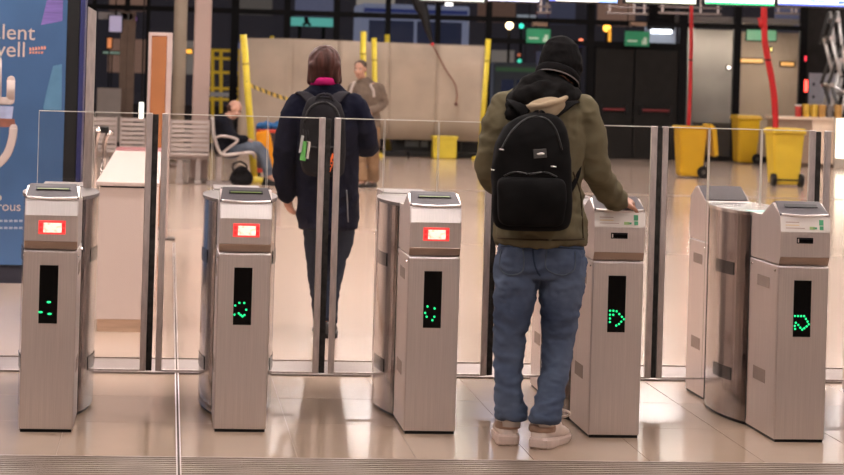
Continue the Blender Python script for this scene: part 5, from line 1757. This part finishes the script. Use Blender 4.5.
    for pts in ([(312, 101, -.18), (305, 94, -.13), (301, 93, -.03), (300, 103, .08)], [(334, 101, -.18), (341, 94, -.13), (345, 93, -.03), (346, 103, .08)]):
        b = bmesh.new(); tube(b, [Vector(v) for v in sm([tuple(Q(*p)) for p in pts], 5)], [(.035, .008)] * 16, 10); obj('shoulder_strap', b, SG, bp, loc=-world_loc(bp))
    b = bmesh.new(); tube(b, [Vector(v) for v in sm([tuple(Q(*p)) for p in ((316, 101, -.24), (318, 96, -.24), (325, 94, -.24), (331, 96, -.24), (333, 101, -.24))], 5)], .009, 8); obj('top_handle', b, SG, bp, loc=-world_loc(bp))

    def tagp(name, pts, col, em, cord):
        b = bmesh.new()
        a = [Q(x, y, -.33) for x, y in pts]
        v = [b.verts.new(p) for p in a] + [b.verts.new(p + Vector((0, .012, 0))) for p in a]
        n = len(a)
        for i in range(n):
            b.faces.new((v[i], v[(i + 1) % n], v[n + (i + 1) % n], v[n + i]))
        b.faces.new(v[:n]); b.faces.new(v[n:][::-1])
        o = obj('luggage_tag', b, mat(name, col, .45, var=.12, scale=30), bp, loc=-world_loc(bp))
        o['label'] = name.replace('_', ' ')
        b = bmesh.new(); tube(b, [Q(*cord[0], -.31), Q(*cord[1], -.325)], .003, 6); obj('tag_cord', b, SG, bp, loc=-world_loc(bp))
        return o
    tagp('green_luggage_tag', [(303, 141), (308.5, 142), (305.5, 161), (299.8, 160)], (.10, .36, .08), 0, ((306, 130), (306, 141.5)))
    tagp('white_luggage_tag', [(307, 141), (310.8, 142), (308.5, 159), (305, 158)], (.50, .46, .42), 0, ((308, 130), (309, 141.5)))
    tagp('pale_key_fob', [(301.5, 135), (304, 136), (302, 152), (298.6, 153)], (.42, .42, .42), 0, ((303, 129), (303, 135.5)))
    o = tagp('orange_luggage_tag', [(332.5, 153), (336.5, 156), (329.5, 173.5), (325, 171.5)], (.85, .14, .02), 0, ((334, 146), (334.5, 154)))
    for i in range(4):
        b = bmesh.new(); c = Q(333.2 - i * 1.5, 160 + i * 3.2, -.335)
        box(b, c.x - .006, c.x + .006, c.y - .002, c.y + .002, c.z - .006, c.z + .006); obj('tag_mark', b, BLACK, o, loc=-world_loc(o))
    b = bmesh.new(); ell(b, Q(328, 125.5, -.30), (.014, .008, .016), sub=2); obj('reflector', b, mat('reflector_white', (.85, .82, .78), .3, var=.02), bp, loc=-world_loc(bp))


walker()


# ---- the far man in grey ----------------------------------------------------------------------
def far_man():
    Y0 = G(367, 187).y
    Q = lambda px, py, dy=0.0: W(px, py, Y0 + dy)
    g = G(367, 187)
    t = thing('person', 'far person in grey jumper and tan trousers walking toward the gates', 'person', (g.x, g.y, 0))
    b = bmesh.new()
    tube(b, [Q(367, 125), Q(367, 110), Q(366, 95), Q(365, 85), Q(363, 80)], [(.16, .1), (.15, .1), (.17, .11), (.17, .09), (.07, .06)], 18)
    limb(b, [Q(363, 82), Q(361, 75, -.02)], [.058, .055])
    P, R = head(b, Q(360, 69.5, -.04), (-.38, -.90, -.12), (0, 0, 1), 1.03)
    limb(b, [Q(353, 87), Q(350, 104, -.02), Q(352, 117, -.2)], [.05, .042, .032])
    hand(b, Q(352, 117, -.2), (0, -.5, -1), (-1, 0, .1), -1, .5, 1.05)
    limb(b, [Q(379, 88), Q(383, 103, .05), Q(372, 111, -.15)], [.05, .042, .032])
    hand(b, Q(372, 111, -.15), (-.9, -.3, -.2), (.1, -1, .3), -1, .5, 1.1)
    limb(b, [Q(361, 125), Q(359, 153, -.05), Q(362, 180, -.12)], [.08, .055, .04])
    limb(b, [Q(373, 125), Q(373, 153, .02), Q(373, 179, .14)], [.08, .055, .04])
    for x, y, dy in ((362, 182, -.12), (373, 180, .14)):
        q = Q(x, y, dy); limb(b, [q, Vector((q.x - .03, q.y - .1, .04))], [.04, .035])
    body = obj('body', remesh(b, .010, 2, None, 'body'), SKIN2, t, loc=-world_loc(t))
    face_bits(body, P, R, 1.03)
    b = bmesh.new()
    ell(b, P(0, -.03, .055), (.085, .09, .075), R); ell(b, P(0, -.06, .0), (.08, .06, .07), R, 2)
    me = remesh(b, .010, 1, [(.005, 14, (1, 1, 1))], 'hair')
    obj('hair', me, mat('hair_grey', (.10, .075, .06), .7, var=.3, scale=30), t, loc=-world_loc(t))
    b = bmesh.new()
    rg = [((367, 127), .18, .14), ((367, 118), .18, .14), ((366.5, 105), .18, .14), ((366, 95), .20, .145), ((365.5, 88), .20, .12), ((364, 82), .11, .09), ((363, 78.5), .075, .075)]
    tube(b, [Q(*c) for c, _, _ in rg], [(a, c) for _, a, c in rg], 22)
    limb(b, [Q(354, 88), Q(351, 97), Q(350.5, 105, -.02), Q(352, 115, -.18)], [.078, .07, .066, .05])
    limb(b, [Q(378.5, 88), Q(382, 97, .02), Q(383, 104, .05)], [.078, .072, .07])
    limb(b, [Q(383, 104, .05), Q(378, 108, -.06), Q(373, 110.5, -.14)], [.068, .058, .05])
    me = remesh(b, .012, 2, [(.010, 8, (1, 1, 1.2))], 'jumper')
    jm = obj('jumper', me, mat('jumper_grey', (.155, .118, .092), .85, var=.2, scale=8), t, loc=-world_loc(t))
    b = bmesh.new()
    tube(b, [Q(367, 119), Q(367, 128), Q(367, 133)], [(.165, .125), (.17, .13), (.13, .1)], 18)
    tube(b, [Q(361, 127), Q(359.5, 150, -.05), Q(361, 168, -.09), Q(362, 181, -.12)], [(.095, .11), (.08, .09), (.075, .085), (.08, .09)], 16)
    tube(b, [Q(373, 127), Q(373, 150, .02), Q(373, 166, .08), Q(373, 180, .14)], [(.095, .11), (.08, .09), (.075, .085), (.08, .09)], 16)
    me = remesh(b, .012, 2, [(.012, 8, (1, 1, 1.5))], 'trousers')
    obj('trousers', me, mat('trouser_tan', (.29, .18, .105), .85, var=.2, scale=6), t, loc=-world_loc(t))
    SHD = mat('shoe_dark', (.05, .035, .028), .5, var=.2)
    for x, y, dy in ((362, 182, -.12), (373, 180, .14)):
        q = Q(x, y, dy); shoe_parts(t, Vector((q.x + .02, q.y + .07, 0)), math.pi + .35 - .7, SHD, BLACK, None, 1.05)
    bp = thing('backpack', 'grey backpack with pale shoulder straps on the far walking man', 'backpack', tuple(Q(368, 118, .2)))
    b = bmesh.new(); super_loft(b, [(Q(368, y, .22), rx, ry) for y, rx, ry in ((118, .10, .06), (115, .14, .09), (100, .15, .10), (90, .13, .08), (86, .07, .05))], 24, 2.6)
    for f in b.faces: f.smooth = True
    obj('main_body', b, mat('pack_grey', (.20, .18, .17), .8, var=.1), bp, loc=-world_loc(bp))
    SP = mat('strap_pale', (.46, .40, .36), .7, var=.1)
    for pts in ([(355, 83.5, .12), (354.5, 82, .0), (352.5, 86, -.12), (350.5, 92, -.15), (350, 99, -.12)], [(374, 83, .12), (371, 82, .0), (371, 86, -.12), (373.5, 91, -.15), (374, 97, -.15)]):
        b = bmesh.new(); tube(b, [Vector(v) for v in sm([tuple(Q(*p)) for p in pts], 5)], [(.018, .010)] * 21, 8); obj('shoulder_strap', b, SP, bp, loc=-world_loc(bp))


far_man()


# ---- the seated man ---------------------------------------------------------------------------
def sitter():
    Y0 = 31.2
    Q = lambda px, py, dy=0.0: W(px, py, Y0 + dy)
    t = thing('person', 'seated balding person in dark jacket and jeans, head bowed, on the bench', 'person', (Q(240, 150).x, Y0, 0))
    RX = (0, 1, 0)
    b = bmesh.new()
    tube(b, [Q(228, 149), Q(225, 138), Q(223, 127), Q(226, 119), Q(229, 115)], [(.16, .11), (.15, .11), (.17, .11), (.15, .09), (.06, .06)], 18, ref=RX)
    limb(b, [Q(228, 119), Q(231.5, 113)], [.06, .055])
    P, R = head(b, Q(234.5, 109.5), (.80, -.25, -.55), (.5, 0, .8), 1.05)
    for dy in (-.17, .17):
        limb(b, [Q(225, 122, dy), Q(232, 137, dy * 1.2), Q(246, 139, dy * .7)], [.05, .042, .03])
        hand(b, Q(246, 139, dy * .7), (.8, -.1 if dy > 0 else .1, -.15), (.1, 0, 1), -1 if dy > 0 else 1, .5, 1.05)
        limb(b, [Q(229, 150, dy * .6), Q(259, 147.5, dy * .8), Q(269, 175, dy * .8)], [.08, .055, .04])
        q = Q(269, 176, dy * .8); limb(b, [q, Vector((q.x + .1, q.y, .04))], [.04, .035])
    body = obj('body', remesh(b, .010, 2, None, 'body'), SKIN2, t, loc=-world_loc(t))
    face_bits(body, P, R, 1.05)
    b = bmesh.new(); ell(b, P(0, -.045, -.012), (.083, .070, .062), R, 2)
    obj('hair', remesh(b, .010, 1, [(.004, 14, (1, 1, 1))], 'hair'), mat('hair_short_dark', (.085, .045, .035), .7, var=.3), t, loc=-world_loc(t))
    b = bmesh.new()
    rg = [((227, 152), .19, .15), ((225.5, 143), .19, .16), ((223, 131), .205, .155), ((223.5, 122), .20, .13), ((227, 116.5), .12, .09)]
    tube(b, [Q(*c) for c, _, _ in rg], [(a, c) for _, a, c in rg], 22, ref=RX)
    for dy in (-.18, .18):
        limb(b, [Q(224, 122, dy), Q(228, 131, dy * 1.15), Q(233, 138, dy * 1.2)], [.085, .078, .07])
        limb(b, [Q(233, 138, dy * 1.2), Q(240, 139.5, dy), Q(245, 139, dy * .75)], [.068, .058, .05])
    me = remesh(b, .012, 2, [(.012, 8, (1, 1, 1))], 'jacket')
    obj('jacket', me, mat('jacket_black', (.007, .008, .014), .75, var=.3, scale=8), t, loc=-world_loc(t))
    b = bmesh.new()
    ell(b, Q(230, 150), (.16, .19, .11))
    for dy in (-.10, .12):
        tube(b, [Q(229, 149, dy), Q(245, 147.5, dy * 1.2), Q(258, 147.5, dy * 1.3), Q(262.5, 152, dy * 1.3), Q(266, 164, dy * 1.3), Q(269.5, 175, dy * 1.3)], [(.09, .09), (.085, .085), (.075, .075), (.072, .072), (.065, .065), (.065, .065)], 14, ref=RX)
    me = remesh(b, .012, 2, [(.012, 8, (1, 1, 1))], 'jeans')
    obj('jeans', me, mat('denim_pale', (.12, .145, .19), .85, var=.25, scale=6), t, loc=-world_loc(t))
    for dy in (-.13, .155):
        q = Q(269, 176, dy); shoe_parts(t, Vector((q.x - .07, q.y, 0)), -math.pi / 2, BLACK, BLACK, None, 1.05)


sitter()
